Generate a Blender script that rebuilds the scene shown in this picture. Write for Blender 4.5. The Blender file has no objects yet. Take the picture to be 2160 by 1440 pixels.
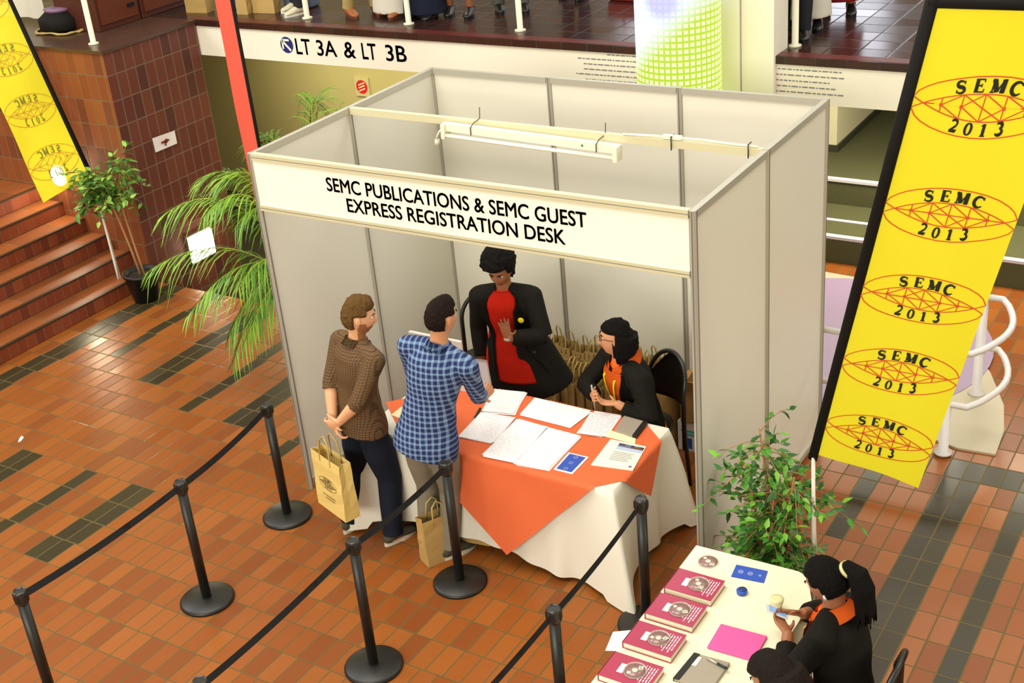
import bpy, bmesh, math, random
from mathutils import Vector, Matrix, noise
from math import sin, cos, pi, sqrt, atan2, exp, floor, radians

random.seed(7)
SC = bpy.context.scene
COL = SC.collection

# ------------------------------------------------------------------ camera, world, lights, exposure
cam = bpy.data.cameras.new('camera')
cam.sensor_fit = 'HORIZONTAL'; cam.sensor_width = 36.0
cam.lens = 2731.11 / 2160 * 36.0
cam.clip_end = 200
camo = bpy.data.objects.new('camera', cam); COL.objects.link(camo)
_X = Vector((0.85057581, 0.51903256, -0.08441554)); _D = Vector((0.16943036, -0.42247232, -0.89039906)); _F = Vector((-0.49780934, 0.74304935, -0.44728461))
m = Matrix((( _X.x, -_D.x, -_F.x, 5.60396952), (_X.y, -_D.y, -_F.y, -5.6438654), (_X.z, -_D.z, -_F.z, 4.90459345), (0, 0, 0, 1)))
camo.matrix_world = m
SC.camera = camo
SC.view_settings.view_transform = 'Standard'
SC.view_settings.look = 'None'
SC.view_settings.gamma = 1.0
SC.view_settings.use_curve_mapping = False
SC.view_settings.exposure = 0.0

W = bpy.data.worlds.new('world'); SC.world = W; W.use_nodes = True
W.node_tree.nodes['Background'].inputs[0].default_value = (1.0, 0.965, 0.84, 1)
W.node_tree.nodes['Background'].inputs[1].default_value = 0.72

def area_light(name, loc, target, sx, sy, power, color):
    l = bpy.data.lights.new(name, 'AREA'); l.shape = 'RECTANGLE'; l.size = sx; l.size_y = sy
    l.energy = power; l.color = color
    o = bpy.data.objects.new(name, l); COL.objects.link(o)
    o.location = loc
    o.rotation_euler = (Vector(target) - Vector(loc)).to_track_quat('-Z', 'Y').to_euler()
    return o
# daylight from the gallery windows facing the booth, the hall's ceiling lights, and added fills
area_light('gallery_window_light', (3.0, -15.5, 6.3), (1.5, 0, 2.0), 11, 3.2, 1450, (1.0, 0.96, 0.84))
area_light('ceiling_light_panel', (-.3, -2.6, 9.5), (0, -2.4, 0), 6, 6, 720, (1.0, 0.96, 0.86))
area_light('skylight_fill', (-9.5, -2.5, 8.5), (-2.0, 0.5, 1.0), 4, 4, 520, (0.96, 0.96, 1.0))
area_light('upper_hall_light', (-1.0, 9.0, 7.2), (-1.0, 7.0, 2.3), 12, 3, 330, (1.0, 0.9, 0.75))
area_light('right_fill_light', (13.5, 1.0, 2.9), (3, 1.0, 1.7), 7, 2.4, 260, (1.0, 0.97, 0.84))  # added fill from the right, lifts the booth's outer right and inner left panels
area_light('skylight_fill', (6.5, 4.5, 9.5), (1.0, 1.2, 1.2), 4, 4, 330, (0.93, 0.94, 1.0))  # cool overhead fill, added to brighten the booth's inner left wall
area_light('undercroft_fill', (-3.2, 4.6, 1.93), (-3.2, 4.6, 0), 3.0, .5, 55, (1.0, 0.93, 0.55))  # added fill under the slab to brighten the left back wall
area_light('undercroft_fill', (3.2, 5.2, 1.93), (3.2, 5.2, 0), 4.0, .5, 130, (1.0, 0.95, 0.75))  # second added fill, lifts the dark steps under the slab

# ------------------------------------------------------------------ materials
def lin(c):
    if isinstance(c, str):
        c = c.lstrip('#'); c = [int(c[i:i + 2], 16) / 255 for i in (0, 2, 4)]
    return tuple((x / 12.92 if x <= 0.04045 else ((x + 0.055) / 1.055) ** 2.4) for x in c[:3])
_M = {}
def mat(name, color=None, rough=0.6, spec=0.4, metal=0.0, bump=0.0, bscale=60, var=0.0, vscale=8, emit=None, estr=0.0, trans=0.0, alpha=1.0, sss=0.0):
    if name in _M: return _M[name]
    m = bpy.data.materials.new(name); m.use_nodes = True
    nt = m.node_tree; b = nt.nodes['Principled BSDF']
    c = lin(color) + (1,)
    b.inputs['Base Color'].default_value = c
    b.inputs['Roughness'].default_value = rough
    b.inputs['Specular IOR Level'].default_value = spec
    b.inputs['Metallic'].default_value = metal
    b.inputs['Alpha'].default_value = alpha
    if trans: b.inputs['Transmission Weight'].default_value = trans
    if sss:
        b.inputs['Subsurface Weight'].default_value = sss; b.inputs['Subsurface Radius'].default_value = (0.012, 0.005, 0.003)
    if emit: 
        b.inputs['Emission Color'].default_value = lin(emit) + (1,); b.inputs['Emission Strength'].default_value = estr
    if bump or var:
        tc = nt.nodes.new('ShaderNodeTexCoord')
    if var:
        n = nt.nodes.new('ShaderNodeTexNoise'); n.inputs['Scale'].default_value = vscale; n.inputs['Detail'].default_value = 4
        nt.links.new(tc.outputs['Object'], n.inputs['Vector'])
        mx = nt.nodes.new('ShaderNodeMix'); mx.data_type = 'RGBA'
        mx.inputs['A'].default_value = tuple(x * (1 - var) for x in c[:3]) + (1,)
        mx.inputs['B'].default_value = tuple(min(1, x * (1 + var)) for x in c[:3]) + (1,)
        nt.links.new(n.outputs['Fac'], mx.inputs['Factor']); nt.links.new(mx.outputs['Result'], b.inputs['Base Color'])
    if bump:
        n2 = nt.nodes.new('ShaderNodeTexNoise'); n2.inputs['Scale'].default_value = bscale; n2.inputs['Detail'].default_value = 3
        nt.links.new(tc.outputs['Object'], n2.inputs['Vector'])
        bp = nt.nodes.new('ShaderNodeBump'); bp.inputs['Strength'].default_value = bump; bp.inputs['Distance'].default_value = 0.01
        nt.links.new(n2.outputs['Fac'], bp.inputs['Height']); nt.links.new(bp.outputs['Normal'], b.inputs['Normal'])
    _M[name] = m
    return m

class NT:
    """small helper for math node graphs"""
    def __init__(s, m): s.t = m.node_tree; s.n = s.t.nodes; s.l = s.t.links
    def m(s, op, a, b=None, c=None):
        n = s.n.new('ShaderNodeMath'); n.operation = op
        for i, v in enumerate((a, b, c)):
            if v is None: continue
            if isinstance(v, (int, float)): n.inputs[i].default_value = v
            else: s.l.new(v, n.inputs[i])
        return n.outputs[0]
    def mix(s, f, a, b):
        n = s.n.new('ShaderNodeMix'); n.data_type = 'RGBA'
        for k, v in (('Factor', f), ('A', a), ('B', b)):
            if isinstance(v, (int, float)): n.inputs[k].default_value = v
            elif isinstance(v, tuple): n.inputs[k].default_value = v[:3] + (1,)
            else: s.l.new(v, n.inputs[k])
        return n.outputs['Result']
    def white(s, a, b, c=0.0):
        cb = s.n.new('ShaderNodeCombineXYZ')
        for i, v in enumerate((a, b, c)):
            if isinstance(v, (int, float)): cb.inputs[i].default_value = v
            else: s.l.new(v, cb.inputs[i])
        w = s.n.new('ShaderNodeTexWhiteNoise'); w.noise_dimensions = '3D'; s.l.new(cb.outputs[0], w.inputs['Vector'])
        return w.outputs['Value']

def brick_mat(name, ax, w, h, pu, pv, cols, grout, gw=0.006, rough=0.35, spec=0.5, rects=(), dark=('#4a4038', '#3a322c'), jitter=0.0, jmax=2.9, bump=0.3):
    """tiles w x h laid on the axes ax ('xy', 'yz', 'xz') of the place"""
    m = bpy.data.materials.new(name); m.use_nodes = True
    g = NT(m); b = g.n['Principled BSDF']
    tc = g.n.new('ShaderNodeTexCoord'); sp = g.n.new('ShaderNodeSeparateXYZ'); g.l.new(tc.outputs['Object'], sp.inputs[0])
    A = {'x': sp.outputs[0], 'y': sp.outputs[1], 'z': sp.outputs[2]}
    u, v = A[ax[0]], A[ax[1]]
    tv = g.m('DIVIDE', g.m('SUBTRACT', v, pv), h); cv = g.m('FLOOR', tv)
    uu = g.m('SUBTRACT', u, pu)
    if jitter:
        off = g.m('MULTIPLY', g.m('MULTIPLY', g.white(cv, 3.7), jitter), g.m('LESS_THAN', u, jmax))
        uu = g.m('ADD', uu, off)
    tu = g.m('DIVIDE', uu, w); cu = g.m('FLOOR', tu)
    fu = g.m('FRACT', tu); fv = g.m('FRACT', tv)
    du = g.m('MULTIPLY', g.m('MINIMUM', fu, g.m('SUBTRACT', 1.0, fu)), w)
    dv = g.m('MULTIPLY', g.m('MINIMUM', fv, g.m('SUBTRACT', 1.0, fv)), h)
    d = g.m('MINIMUM', du, dv)
    r1 = g.white(cu, cv, 1.3); r2 = g.white(cu, cv, 8.1)
    nz = g.n.new('ShaderNodeTexNoise'); nz.inputs['Scale'].default_value = 9; nz.inputs['Detail'].default_value = 5; g.l.new(tc.outputs['Object'], nz.inputs['Vector'])
    f1 = g.m('ADD', g.m('MULTIPLY', r1, 0.75), g.m('MULTIPLY', nz.outputs['Fac'], 0.25))
    col = g.mix(f1, lin(cols[0]), lin(cols[1]))
    if len(cols) > 2: col = g.mix(g.m('MULTIPLY', g.m('GREATER_THAN', r2, 0.78), 0.7), col, lin(cols[2]))
    if rects:
        cx = g.m('ADD', g.m('MULTIPLY', g.m('ADD', cu, 0.5), w), pu); cy = g.m('ADD', g.m('MULTIPLY', g.m('ADD', cv, 0.5), h), pv)
        tot = None
        for (x0, x1, y0, y1) in rects:
            a = g.m('MULTIPLY', g.m('COMPARE', cx, (x0 + x1) / 2, (x1 - x0) / 2), g.m('COMPARE', cy, (y0 + y1) / 2, (y1 - y0) / 2))
            tot = a if tot is None else g.m('MAXIMUM', tot, a)
        col = g.mix(tot, col, g.mix(f1, lin(dark[0]), lin(dark[1])))
    gm = g.m('LESS_THAN', d, gw)
    col = g.mix(gm, col, lin(grout))
    g.l.new(col, b.inputs['Base Color'])
    ro = g.m('ADD', g.m('MULTIPLY', r2, 0.12), rough)
    ro = g.m('ADD', ro, g.m('MULTIPLY', gm, 0.3)); g.l.new(ro, b.inputs['Roughness'])
    b.inputs['Specular IOR Level'].default_value = spec
    bp = g.n.new('ShaderNodeBump'); bp.inputs['Strength'].default_value = bump; bp.inputs['Distance'].default_value = 0.004
    g.l.new(g.m('MINIMUM', g.m('DIVIDE', d, gw * 1.6), 1.0), bp.inputs['Height']); g.l.new(bp.outputs['Normal'], b.inputs['Normal'])
    _M[name] = m
    return m

# ------------------------------------------------------------------ mesh helpers
def box(bm, x0, x1, y0, y1, z0, z1, M=None, mi=0):
    vs = [bm.verts.new(M @ Vector(p) if M else Vector(p)) for p in
          [(x0, y0, z0), (x1, y0, z0), (x1, y1, z0), (x0, y1, z0), (x0, y0, z1), (x1, y0, z1), (x1, y1, z1), (x0, y1, z1)]]
    for f in ((0, 3, 2, 1), (4, 5, 6, 7), (0, 1, 5, 4), (1, 2, 6, 5), (2, 3, 7, 6), (3, 0, 4, 7)):
        fc = bm.faces.new([vs[i] for i in f]); fc.material_index = mi
def prism(bm, pts, z0, z1, M=None, mi=0):
    n = len(pts)
    a = sum(pts[i][0] * pts[(i + 1) % n][1] - pts[(i + 1) % n][0] * pts[i][1] for i in range(n))
    if a < 0: pts = pts[::-1]
    f = (lambda p: M @ Vector(p)) if M else Vector
    lo = [bm.verts.new(f((p[0], p[1], z0))) for p in pts]; hi = [bm.verts.new(f((p[0], p[1], z1))) for p in pts]
    for fc in [bm.faces.new(lo[::-1]), bm.faces.new(hi)] + [bm.faces.new((lo[i], lo[(i + 1) % n], hi[(i + 1) % n], hi[i])) for i in range(n)]:
        fc.material_index = mi
def tube(bm, pts, rad, n=12, ref=None, caps=True, mi=0, round_end=False):
    """loft along pts; rad: number, list of numbers or list of (ra, rb); ra lies along ref"""
    pts = [Vector(p) for p in pts]; k = len(pts)
    if not isinstance(rad, (list, tuple)): rad = [rad] * k
    rad = [(r, r) if isinstance(r, (int, float)) else r for r in rad]
    rings = []; prev = Vector(ref) if ref is not None else None
    for i in range(k):
        t = (pts[min(i + 1, k - 1)] - pts[max(i - 1, 0)])
        if t.length < 1e-9: t = Vector((0, 0, 1))
        t.normalize()
        if prev is None:
            prev = t.orthogonal()
        a = prev - t * prev.dot(t)
        if a.length < 1e-6: a = t.orthogonal()
        a.normalize(); b = t.cross(a)
        if ref is None: prev = a
        rings.append([bm.verts.new(pts[i] + a * rad[i][0] * cos(2 * pi * j / n) + b * rad[i][1] * sin(2 * pi * j / n)) for j in range(n)])
    for i in range(k - 1):
        for j in range(n):
            f = bm.faces.new((rings[i][j], rings[i][(j + 1) % n], rings[i + 1][(j + 1) % n], rings[i + 1][j])); f.material_index = mi; f.smooth = True
    if caps:
        f = bm.faces.new(rings[0][::-1]); f.material_index = mi
        f = bm.faces.new(rings[-1]); f.material_index = mi
def lathe(bm, prof, n=32, c=(0, 0, 0), mi=0):
    tube(bm, [(c[0], c[1], c[2] + z) for r, z in prof], [max(r, 1e-4) for r, z in prof], n, ref=(1, 0, 0), mi=mi)
def lathe2(bm, prof, n=32, c=(0, 0, 0), mi=0):
    """profile that may go up and down (r, z); always horizontal rings"""
    rings = [[bm.verts.new((c[0] + r * cos(2 * pi * j / n), c[1] + r * sin(2 * pi * j / n), c[2] + z)) for j in range(n)] for r, z in prof]
    for i in range(len(rings) - 1):
        for j in range(n):
            f = bm.faces.new((rings[i][j], rings[i][(j + 1) % n], rings[i + 1][(j + 1) % n], rings[i + 1][j])); f.smooth = True; f.material_index = mi
    bm.faces.new(rings[0][::-1]).material_index = mi; bm.faces.new(rings[-1]).material_index = mi
def ico(bm, fn, sub=4):
    """icosphere whose unit directions are mapped by fn"""
    r = bmesh.ops.create_icosphere(bm, subdivisions=sub, radius=1.0)
    for v in r['verts']: v.co = fn(v.co.normalized())
    return r['verts']
def ell(bm, c, rx, ry, rz, X=(1, 0, 0), Y=(0, 1, 0), Z=(0, 0, 1), sub=3):
    c, X, Y, Z = Vector(c), Vector(X), Vector(Y), Vector(Z)
    ico(bm, lambda d: c + X * d.x * rx + Y * d.y * ry + Z * d.z * rz, sub)
def grid(bm, fn, nu, nv, mi=0, smooth=True):
    vs = [[bm.verts.new(fn(i / nu, j / nv)) for i in range(nu + 1)] for j in range(nv + 1)]
    for j in range(nv):
        for i in range(nu):
            f = bm.faces.new((vs[j][i], vs[j][i + 1], vs[j + 1][i + 1], vs[j + 1][i])); f.material_index = mi; f.smooth = smooth
def strip2(bm, pts, w, fn, mi=0, closed=False):
    """flat ribbon along the 2D polyline pts, mapped to 3D by fn(u, v)"""
    k = len(pts); L = []
    for i in range(k):
        a = pts[(i - 1) % k] if closed else pts[max(i - 1, 0)]; b = pts[(i + 1) % k] if closed else pts[min(i + 1, k - 1)]
        dx, dy = b[0] - a[0], b[1] - a[1]; l = sqrt(dx * dx + dy * dy) or 1
        ww = (w[i] if isinstance(w, (list, tuple)) else w) / 2
        nx, ny = -dy / l * ww, dx / l * ww
        L.append((bm.verts.new(fn(pts[i][0] - nx, pts[i][1] - ny)), bm.verts.new(fn(pts[i][0] + nx, pts[i][1] + ny))))
    for i in range(k if closed else k - 1):
        p, q = L[i], L[(i + 1) % k]
        try:
            f = bm.faces.new((p[0], q[0], q[1], p[1])); f.material_index = mi
        except ValueError: pass

_DG = None
def finish(bm, voxel=None, smooth=0, recalc=True):
    if recalc: bmesh.ops.recalc_face_normals(bm, faces=bm.faces)
    me = bpy.data.meshes.new('m'); bm.to_mesh(me); bm.free()
    if voxel:
        o = bpy.data.objects.new('tmp', me); COL.objects.link(o)
        md = o.modifiers.new('r', 'REMESH'); md.mode = 'VOXEL'; md.voxel_size = voxel; md.use_smooth_shade = True
        if smooth:
            s = o.modifiers.new('s', 'SMOOTH'); s.factor = 0.5; s.iterations = smooth
        dg = bpy.context.evaluated_depsgraph_get()
        me2 = bpy.data.meshes.new_from_object(o.evaluated_get(dg))
        bpy.data.objects.remove(o); bpy.data.meshes.remove(me); me = me2
        me.materials.clear()
    return me
def obj(name, bm, m, parent=None, voxel=None, smooth=0, shade=None, recalc=True, local=False):
    """link ONE mesh object; coordinates are those of the place, shifted under its parent"""
    me = finish(bm, voxel, smooth, recalc) if isinstance(bm, bmesh.types.BMesh) else bm
    me.name = name
    for x in (m if isinstance(m, (list, tuple)) else [m]): me.materials.append(x)
    o = bpy.data.objects.new(name, me); COL.objects.link(o)
    if shade: 
        for p in me.polygons: p.use_smooth = True
    if parent is not None:
        o.parent = parent
        if not local:
            off = Vector((0, 0, 0)); p = parent
            while p is not None: off += p.location; p = p.parent
            me.transform(Matrix.Translation(-off))
    return o
def bev(o, w=0.004, seg=2):
    md = o.modifiers.new('b', 'BEVEL'); md.width = w; md.segments = seg; md.limit_method = 'ANGLE'; md.angle_limit = radians(40)
    return o
def tag(o, label=None, cat=None, group=None, kind=None):
    if label: o['label'] = label
    if cat: o['category'] = cat
    if group: o['group'] = group
    if kind: o['kind'] = kind
    return o
def thing(name, loc, label, cat, group=None, rz=0):
    o = bpy.data.objects.new(name, None); COL.objects.link(o); o.location = loc; o.rotation_euler = (0, 0, rz)
    o.empty_display_size = 0.1
    return tag(o, label, cat, group)
def kids(o): return [c for c in o.children]
def copy_tree(o, loc=None, rz=None, label=None, group=None, parent=None):
    c = o.copy(); COL.objects.link(c)
    if parent is not None: c.parent = parent
    if loc is not None: c.location = loc
    if rz is not None: c.rotation_euler = (0, 0, rz)
    if label: c['label'] = label
    if group: c['group'] = group
    for ch in list(o.children):
        copy_tree(ch, parent=c)
    return c
def B(): return bmesh.new()
def struct(name, bm, m, **k):
    o = obj(name, bm, m, **k); o['kind'] = 'structure'; return o
def frame(o, X, Y, Z=None):
    """matrix with axes X, Y, Z at o"""
    X = Vector(X).normalized(); Y = Vector(Y); Z = Vector(Z).normalized() if Z is not None else X.cross(Y).normalized(); Y = Z.cross(X)
    return Matrix(((X.x, Y.x, Z.x, o[0]), (X.y, Y.y, Z.y, o[1]), (X.z, Y.z, Z.z, o[2]), (0, 0, 0, 1)))

# ------------------------------------------------------------------ lettering
_TXT = {}
def text_geo(s, bold=0.0):
    """2D triangles of a line of sans lettering in a 0..1 box"""
    key = (s, bold)
    if key in _TXT: return _TXT[key]
    cu = bpy.data.curves.new('t', 'FONT'); cu.body = s; cu.size = 1.0; cu.offset = bold; cu.resolution_u = 4; cu.fill_mode = 'FRONT'
    o = bpy.data.objects.new('t', cu); COL.objects.link(o)
    dg = bpy.context.evaluated_depsgraph_get()
    me = bpy.data.meshes.new_from_object(o.evaluated_get(dg))
    bpy.data.objects.remove(o); bpy.data.curves.remove(cu)
    vs = [(v.co.x, v.co.y) for v in me.vertices]; fs = [list(p.vertices) for p in me.polygons]
    x0 = min(v[0] for v in vs); x1 = max(v[0] for v in vs); y0 = min(v[1] for v in vs); y1 = max(v[1] for v in vs)
    g = ([((x - x0) / (x1 - x0), (y - y0) / (y1 - y0)) for x, y in vs], fs, (x1 - x0) / (y1 - y0))
    bpy.data.meshes.remove(me); _TXT[key] = g
    return g
def add_text(bm, s, fn, bold=0.0, mi=0):
    """fn maps the 0..1 box of the line into the place"""
    vs, fs, asp = text_geo(s, 0.0)
    for dx, dy in ((0, 0), (1, 0), (-1, 0), (0, 1), (0, -1), (.7, .7), (-.7, .7), (.7, -.7), (-.7, -.7)) if bold else ((0, 0),):
        v = [bm.verts.new(fn(p[0] + dx * bold / asp, p[1] + dy * bold)) for p in vs]
        for f in fs:
            try: bm.faces.new([v[i] for i in f]).material_index = mi
            except ValueError: pass

def arc(cx, cy, rx, ry, a0, a1, n=14):
    return [(cx + rx * cos(radians(a0 + (a1 - a0) * i / n)), cy + ry * sin(radians(a0 + (a1 - a0) * i / n))) for i in range(n + 1)]
TK, TN = 0.30, 0.10
def glyph(c):
    """serif letter as ribbons [(points, widths)] in a 0..1 box"""
    if c == 'S':
        p = arc(.5, .74, .34, .22, 35, 180, 9) + arc(.5, .74, .34, .24, 180, 255, 4)[1:] + arc(.5, .26, .36, .24, 75, 0, 4) + arc(.5, .26, .36, .24, 0, -145, 9)[1:]
        w = [TN + (TK - TN) * max(0, sin(pi * i / (len(p) - 1))) for i in range(len(p))]
        return [(p, w), ([(.84, .98), (.82, .72)], TN), ([(.15, .02), (.17, .28)], TN)]
    if c == 'E':
        return [([(.24, 0), (.24, 1)], TK), ([(.05, .975), (.88, .975)], TN), ([(.05, .025), (.92, .025)], TN), ([(.24, .51), (.68, .51)], TN),
                ([(.87, 1), (.89, .76)], TN), ([(.91, 0), (.94, .26)], TN), ([(.68, .64), (.68, .38)], TN)]
    if c == 'M':
        return [([(.14, 0), (.14, 1)], TN), ([(.14, .98), (.48, .04)], TK), ([(.48, .04), (.82, .98)], TN), ([(.85, 0), (.85, 1)], TK),
                ([(.0, .025), (.28, .025)], TN), ([(.7, .025), (1.0, .025)], TN), ([(.0, .975), (.2, .975)], TN), ([(.8, .975), (1.0, .975)], TN)]
    if c == 'C':
        p = arc(.54, .5, .42, .48, 40, 320, 22); w = [TN + (TK - TN) * max(0, sin(pi * i / (len(p) - 1))) for i in range(len(p))]
        return [(p, w), ([(.88, 1.0), (.88, .72)], TN)]
    if c == '2':
        p = arc(.48, .72, .34, .26, 160, 0, 10) + [(.74, .5), (.4, .22), (.14, .06)]; w = [TN] + [TK * .75] * (len(p) - 2) + [TN]
        return [(p, w), ([(.1, .06), (.86, .06)], TK * .8), ([(.86, .02), (.9, .22)], TN)]
    if c == '0':
        p = arc(.5, .5, .34, .47, 0, 360, 24); w = [TN + (TK - TN) * abs(cos(radians(15 * i))) for i in range(len(p))]
        return [(p, w)]
    if c == '1':
        return [([(.52, 0), (.52, 1)], TK), ([(.22, .82), (.52, .97)], TN), ([(.25, .025), (.8, .025)], TN)]
    if c == '3':
        p = arc(.44, .75, .32, .23, 150, -80, 10) + arc(.44, .27, .38, .26, 80, -150, 12); w = [TN + (TK - TN) * min(1, abs(sin(2 * pi * i / (len(p) - 1)) * 1.2)) for i in range(len(p))]
        return [(p, w)]
def emblem(bm, fn, red=0, black=1, s=1.0, sw=0.0085):
    """lens-shaped truss emblem with SEMC above and 2013 below; width 1 centred on 0,0"""
    up = lambda x, h=.095: h * (1 - (x / .42) ** 2)
    X = [-.5 + 1.0 * i / 40 for i in range(41)]
    R = lambda p, w=sw, c=False: strip2(bm, [(a * s, b * s) for a, b in p], w * s, fn, red, c)
    lensU = [(x, up(x)) for x in X]; lensL = [(x, -up(x)) for x in X]
    R(lensU); R(lensL)
    oc = [(-.5, -up(.5)), (-.47, .085), (-.42, .118), (-.36, .147), (-.28, .173), (-.19, .194), (-.09, .209), (.02, .213), (.13, .207), (.23, .192), (.33, .166), (.41, .13), (.46, .095), (.5, -up(.5))]
    R(oc); R([(-x, -y) for x, y in oc])
    xs = [-.29, -.145, 0, .145, .29]
    for x in xs: R([(x, up(x)), (x, -up(x))])
    R([(-.42, 0), (.42, 0)])
    seq = [(-.44, 0), (-.145, up(.145)), (.0, 0), (.145, up(.145))]
    for p, q in [((-.29, 0), (-.145, up(.145))), ((-.29, 0), (-.145, -up(.145))), ((-.145, 0), (0, up(0))), ((-.145, 0), (0, -up(0))), ((0, up(0)), (.145, 0)), ((0, -up(0)), (.145, 0)),
                 ((.145, up(.145)), (.29, 0)), ((.145, -up(.145)), (.29, 0)), ((-.145, up(.145)), (.0, 0)), ((0, 0), (.145, -up(.145)))]: R([p, q])
    for x in (-.29, -.145, .145, .29): R([(x - .012, 0), (x + .012, 0)], .024)
    for word, yb, h, rot, wd in (('SEMC', .108, .088, 1, .085), ('2013', -.196, .088, -1, .062)):
        for i, ch in enumerate(word):
            t = (i - 1.5); cx = t * .124 * (1 if rot > 0 else .85); a = -t * .06 * rot; y0 = yb - .008 * t * t * rot * (1 if rot > 0 else 1)
            def gf(px, py, cx=cx, a=a, y0=y0):
                gx = (px - .5) * wd * (1.12 if ch == 'M' else .85 if ch in 'SE' else 1); gy = (py - .5) * h
                return fn((cx + gx * cos(a) - gy * sin(a)) * s, (y0 + h / 2 + gx * sin(a) + gy * cos(a)) * s)
            for pts, w in glyph(ch):
                strip2(bm, pts, w if isinstance(w, list) else w * 1.15, gf, black)

# ================================================================== THE SETTING
RED = ('#a8582a', '#bf6c36', '#94502c')
GROUT = '#94703f'
DARKS = [(3.90, 4.14, -3.5, 2.2), (4.38, 4.50, -3.5, 1.8), (3.36, 3.48, 0.9, 2.0), (4.14, 5.6, 1.9, 2.15), (3.36, 3.48, -3.5, .5), (4.86, 5.1, -3.5, 1.8),
         (-3.60, -3.46, -0.1, 2.3), (-3.10, -2.98, 0.9, 2.3), (-2.48, -2.22, .7, 2.1), (-1.76, -1.62, .45, 2.3), (-1.28, -1.0, .43, 2.3), (-0.55, -0.4, .3, 2.2),
         (-1.76, -1.62, -2.7, -.5), (-1.26, -1.0, -1.45, -.5), (-2.46, -2.18, -2.9, -.52)]
m_floor = brick_mat('terracotta_floor_tiles', 'xy', .12, .24, .06, -.03, ('#864619', '#995824', '#783e19'), '#5e5129', .0045, .24, .28, DARKS, ('#3c331d', '#2e2819'), jitter=.06, jmax=2.9)
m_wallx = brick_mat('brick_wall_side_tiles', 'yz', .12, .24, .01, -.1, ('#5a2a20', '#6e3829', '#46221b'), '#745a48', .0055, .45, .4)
m_wally = brick_mat('brick_wall_lit_front_tiles', 'xz', .12, .24, .02, -.1, ('#7c3d1e', '#905029', '#66321d'), '#755c3a', .0055, .45, .4)  # same brick as the side, light on this face put into its colour
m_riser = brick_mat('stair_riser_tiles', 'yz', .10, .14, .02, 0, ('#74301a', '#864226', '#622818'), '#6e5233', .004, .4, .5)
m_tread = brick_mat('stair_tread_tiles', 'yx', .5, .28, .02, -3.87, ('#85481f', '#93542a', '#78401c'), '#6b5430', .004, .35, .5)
m_upper = brick_mat('upper_hall_floor_tiles', 'xy', .24, .24, 0, 0, ('#301a15', '#3d221a', '#281612'), '#1e1b1a', .005, .16, .6)
m_white = mat('white_paint', '#ebe5d2', .55, .4, var=.04, vscale=2)
m_cream = mat('cream_paint', '#b8ac78', .6, .35, var=.05, vscale=1.5)
m_carpet = mat('olive_carpet', '#57563a', .9, .1, bump=.4, bscale=250, var=.1, vscale=30)
m_nosing = mat('white_nosing', '#cfc9cf', .6)
m_skirt = mat('dark_skirting', '#3a382c', .5)

b = B(); 
PIT = -.6
prism(b, [(-9, -9), (14.2, -9), (14.2, 9), (.4, 9), (.4, 2.3), (-9, 2.3)], PIT - .1, 0)
struct('floor', b, m_floor)
b = B(); box(b, -8, .4, 2.3, 9, PIT - .15, PIT); struct('floor_sunken', b, m_skirt)
# brick block with the upper landing on it
b = B(); box(b, -9, -3.9, 2.3, 3.5, PIT, 2.27)
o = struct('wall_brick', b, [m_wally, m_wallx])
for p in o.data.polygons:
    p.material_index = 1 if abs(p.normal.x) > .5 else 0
b = B(); box(b, -9, -3.88, 2.28, 3.5, 2.27, 2.30); struct('trim_1', b, mat('dark_stone_edge', '#4a3226', .3, .5))
# stairs up to the left
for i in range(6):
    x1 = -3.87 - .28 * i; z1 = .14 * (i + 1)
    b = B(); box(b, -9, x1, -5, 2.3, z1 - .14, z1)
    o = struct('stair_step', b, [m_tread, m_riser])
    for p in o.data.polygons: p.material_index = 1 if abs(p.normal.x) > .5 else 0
    bev(o, .008)
    b = B(); box(b, x1 - .03, x1 + .003, -5, 2.3, z1 - .012, z1 + .004); struct('stair_nosing', b, mat('dark_nosing', '#3c2c1c', .4))
# upper hall
b = B(); box(b, -9, 14.2, 3.5, 14, 2.24, 2.30); struct('floor_upper', b, m_upper)
b = B(); box(b, -3.98, 14.2, 3.52, 3.62, 1.945, 2.285); fas = struct('trim_slab_fascia', b, m_white)
b = B(); box(b, -3.98, 14.2, 3.515, 3.63, 2.285, 2.302); struct('trim_2', b, mat('dark_red_edge', '#5a2420', .4))
b = B(); box(b, -9, 14.2, 3.62, 9, 1.945, 2.24); struct('ceiling_under_slab', b, m_cream)
b = B(); box(b, -9, 14.2, 13.2, 13.35, 2.3, 8); struct('wall_far', b, mat('far_wall_paint', '#8a8070', .7))
m_win = mat('daylight_pane', '#ffffff', .3, emit='#e8eeff', estr=3.0)
for i, x in enumerate((-4.2, -.9, 1.0, 4.2)):
    b = B(); box(b, x, x + (1.0 if i != 2 else 1.6), 13.12, 13.18, 2.9 if i != 2 else 2.35, 5.2); o = struct('window_%d' % (i + 1), b, m_win)
    b = B()
    for q in (0, 1): box(b, x - .04 + q * (1.04 if i != 2 else 1.64), x + q * (1.04 if i != 2 else 1.64), 13.08, 13.2, 2.3, 5.3)
    obj('window_frame', b, m_skirt, o, local=True)
b = B(); box(b, -9.15, -9, -9, 14, PIT, 6.0); struct('wall_left', b, m_cream)
b = B(); box(b, 14.2, 14.35, -9, 14, 0, 6.0); struct('wall_right', b, m_cream)
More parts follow.
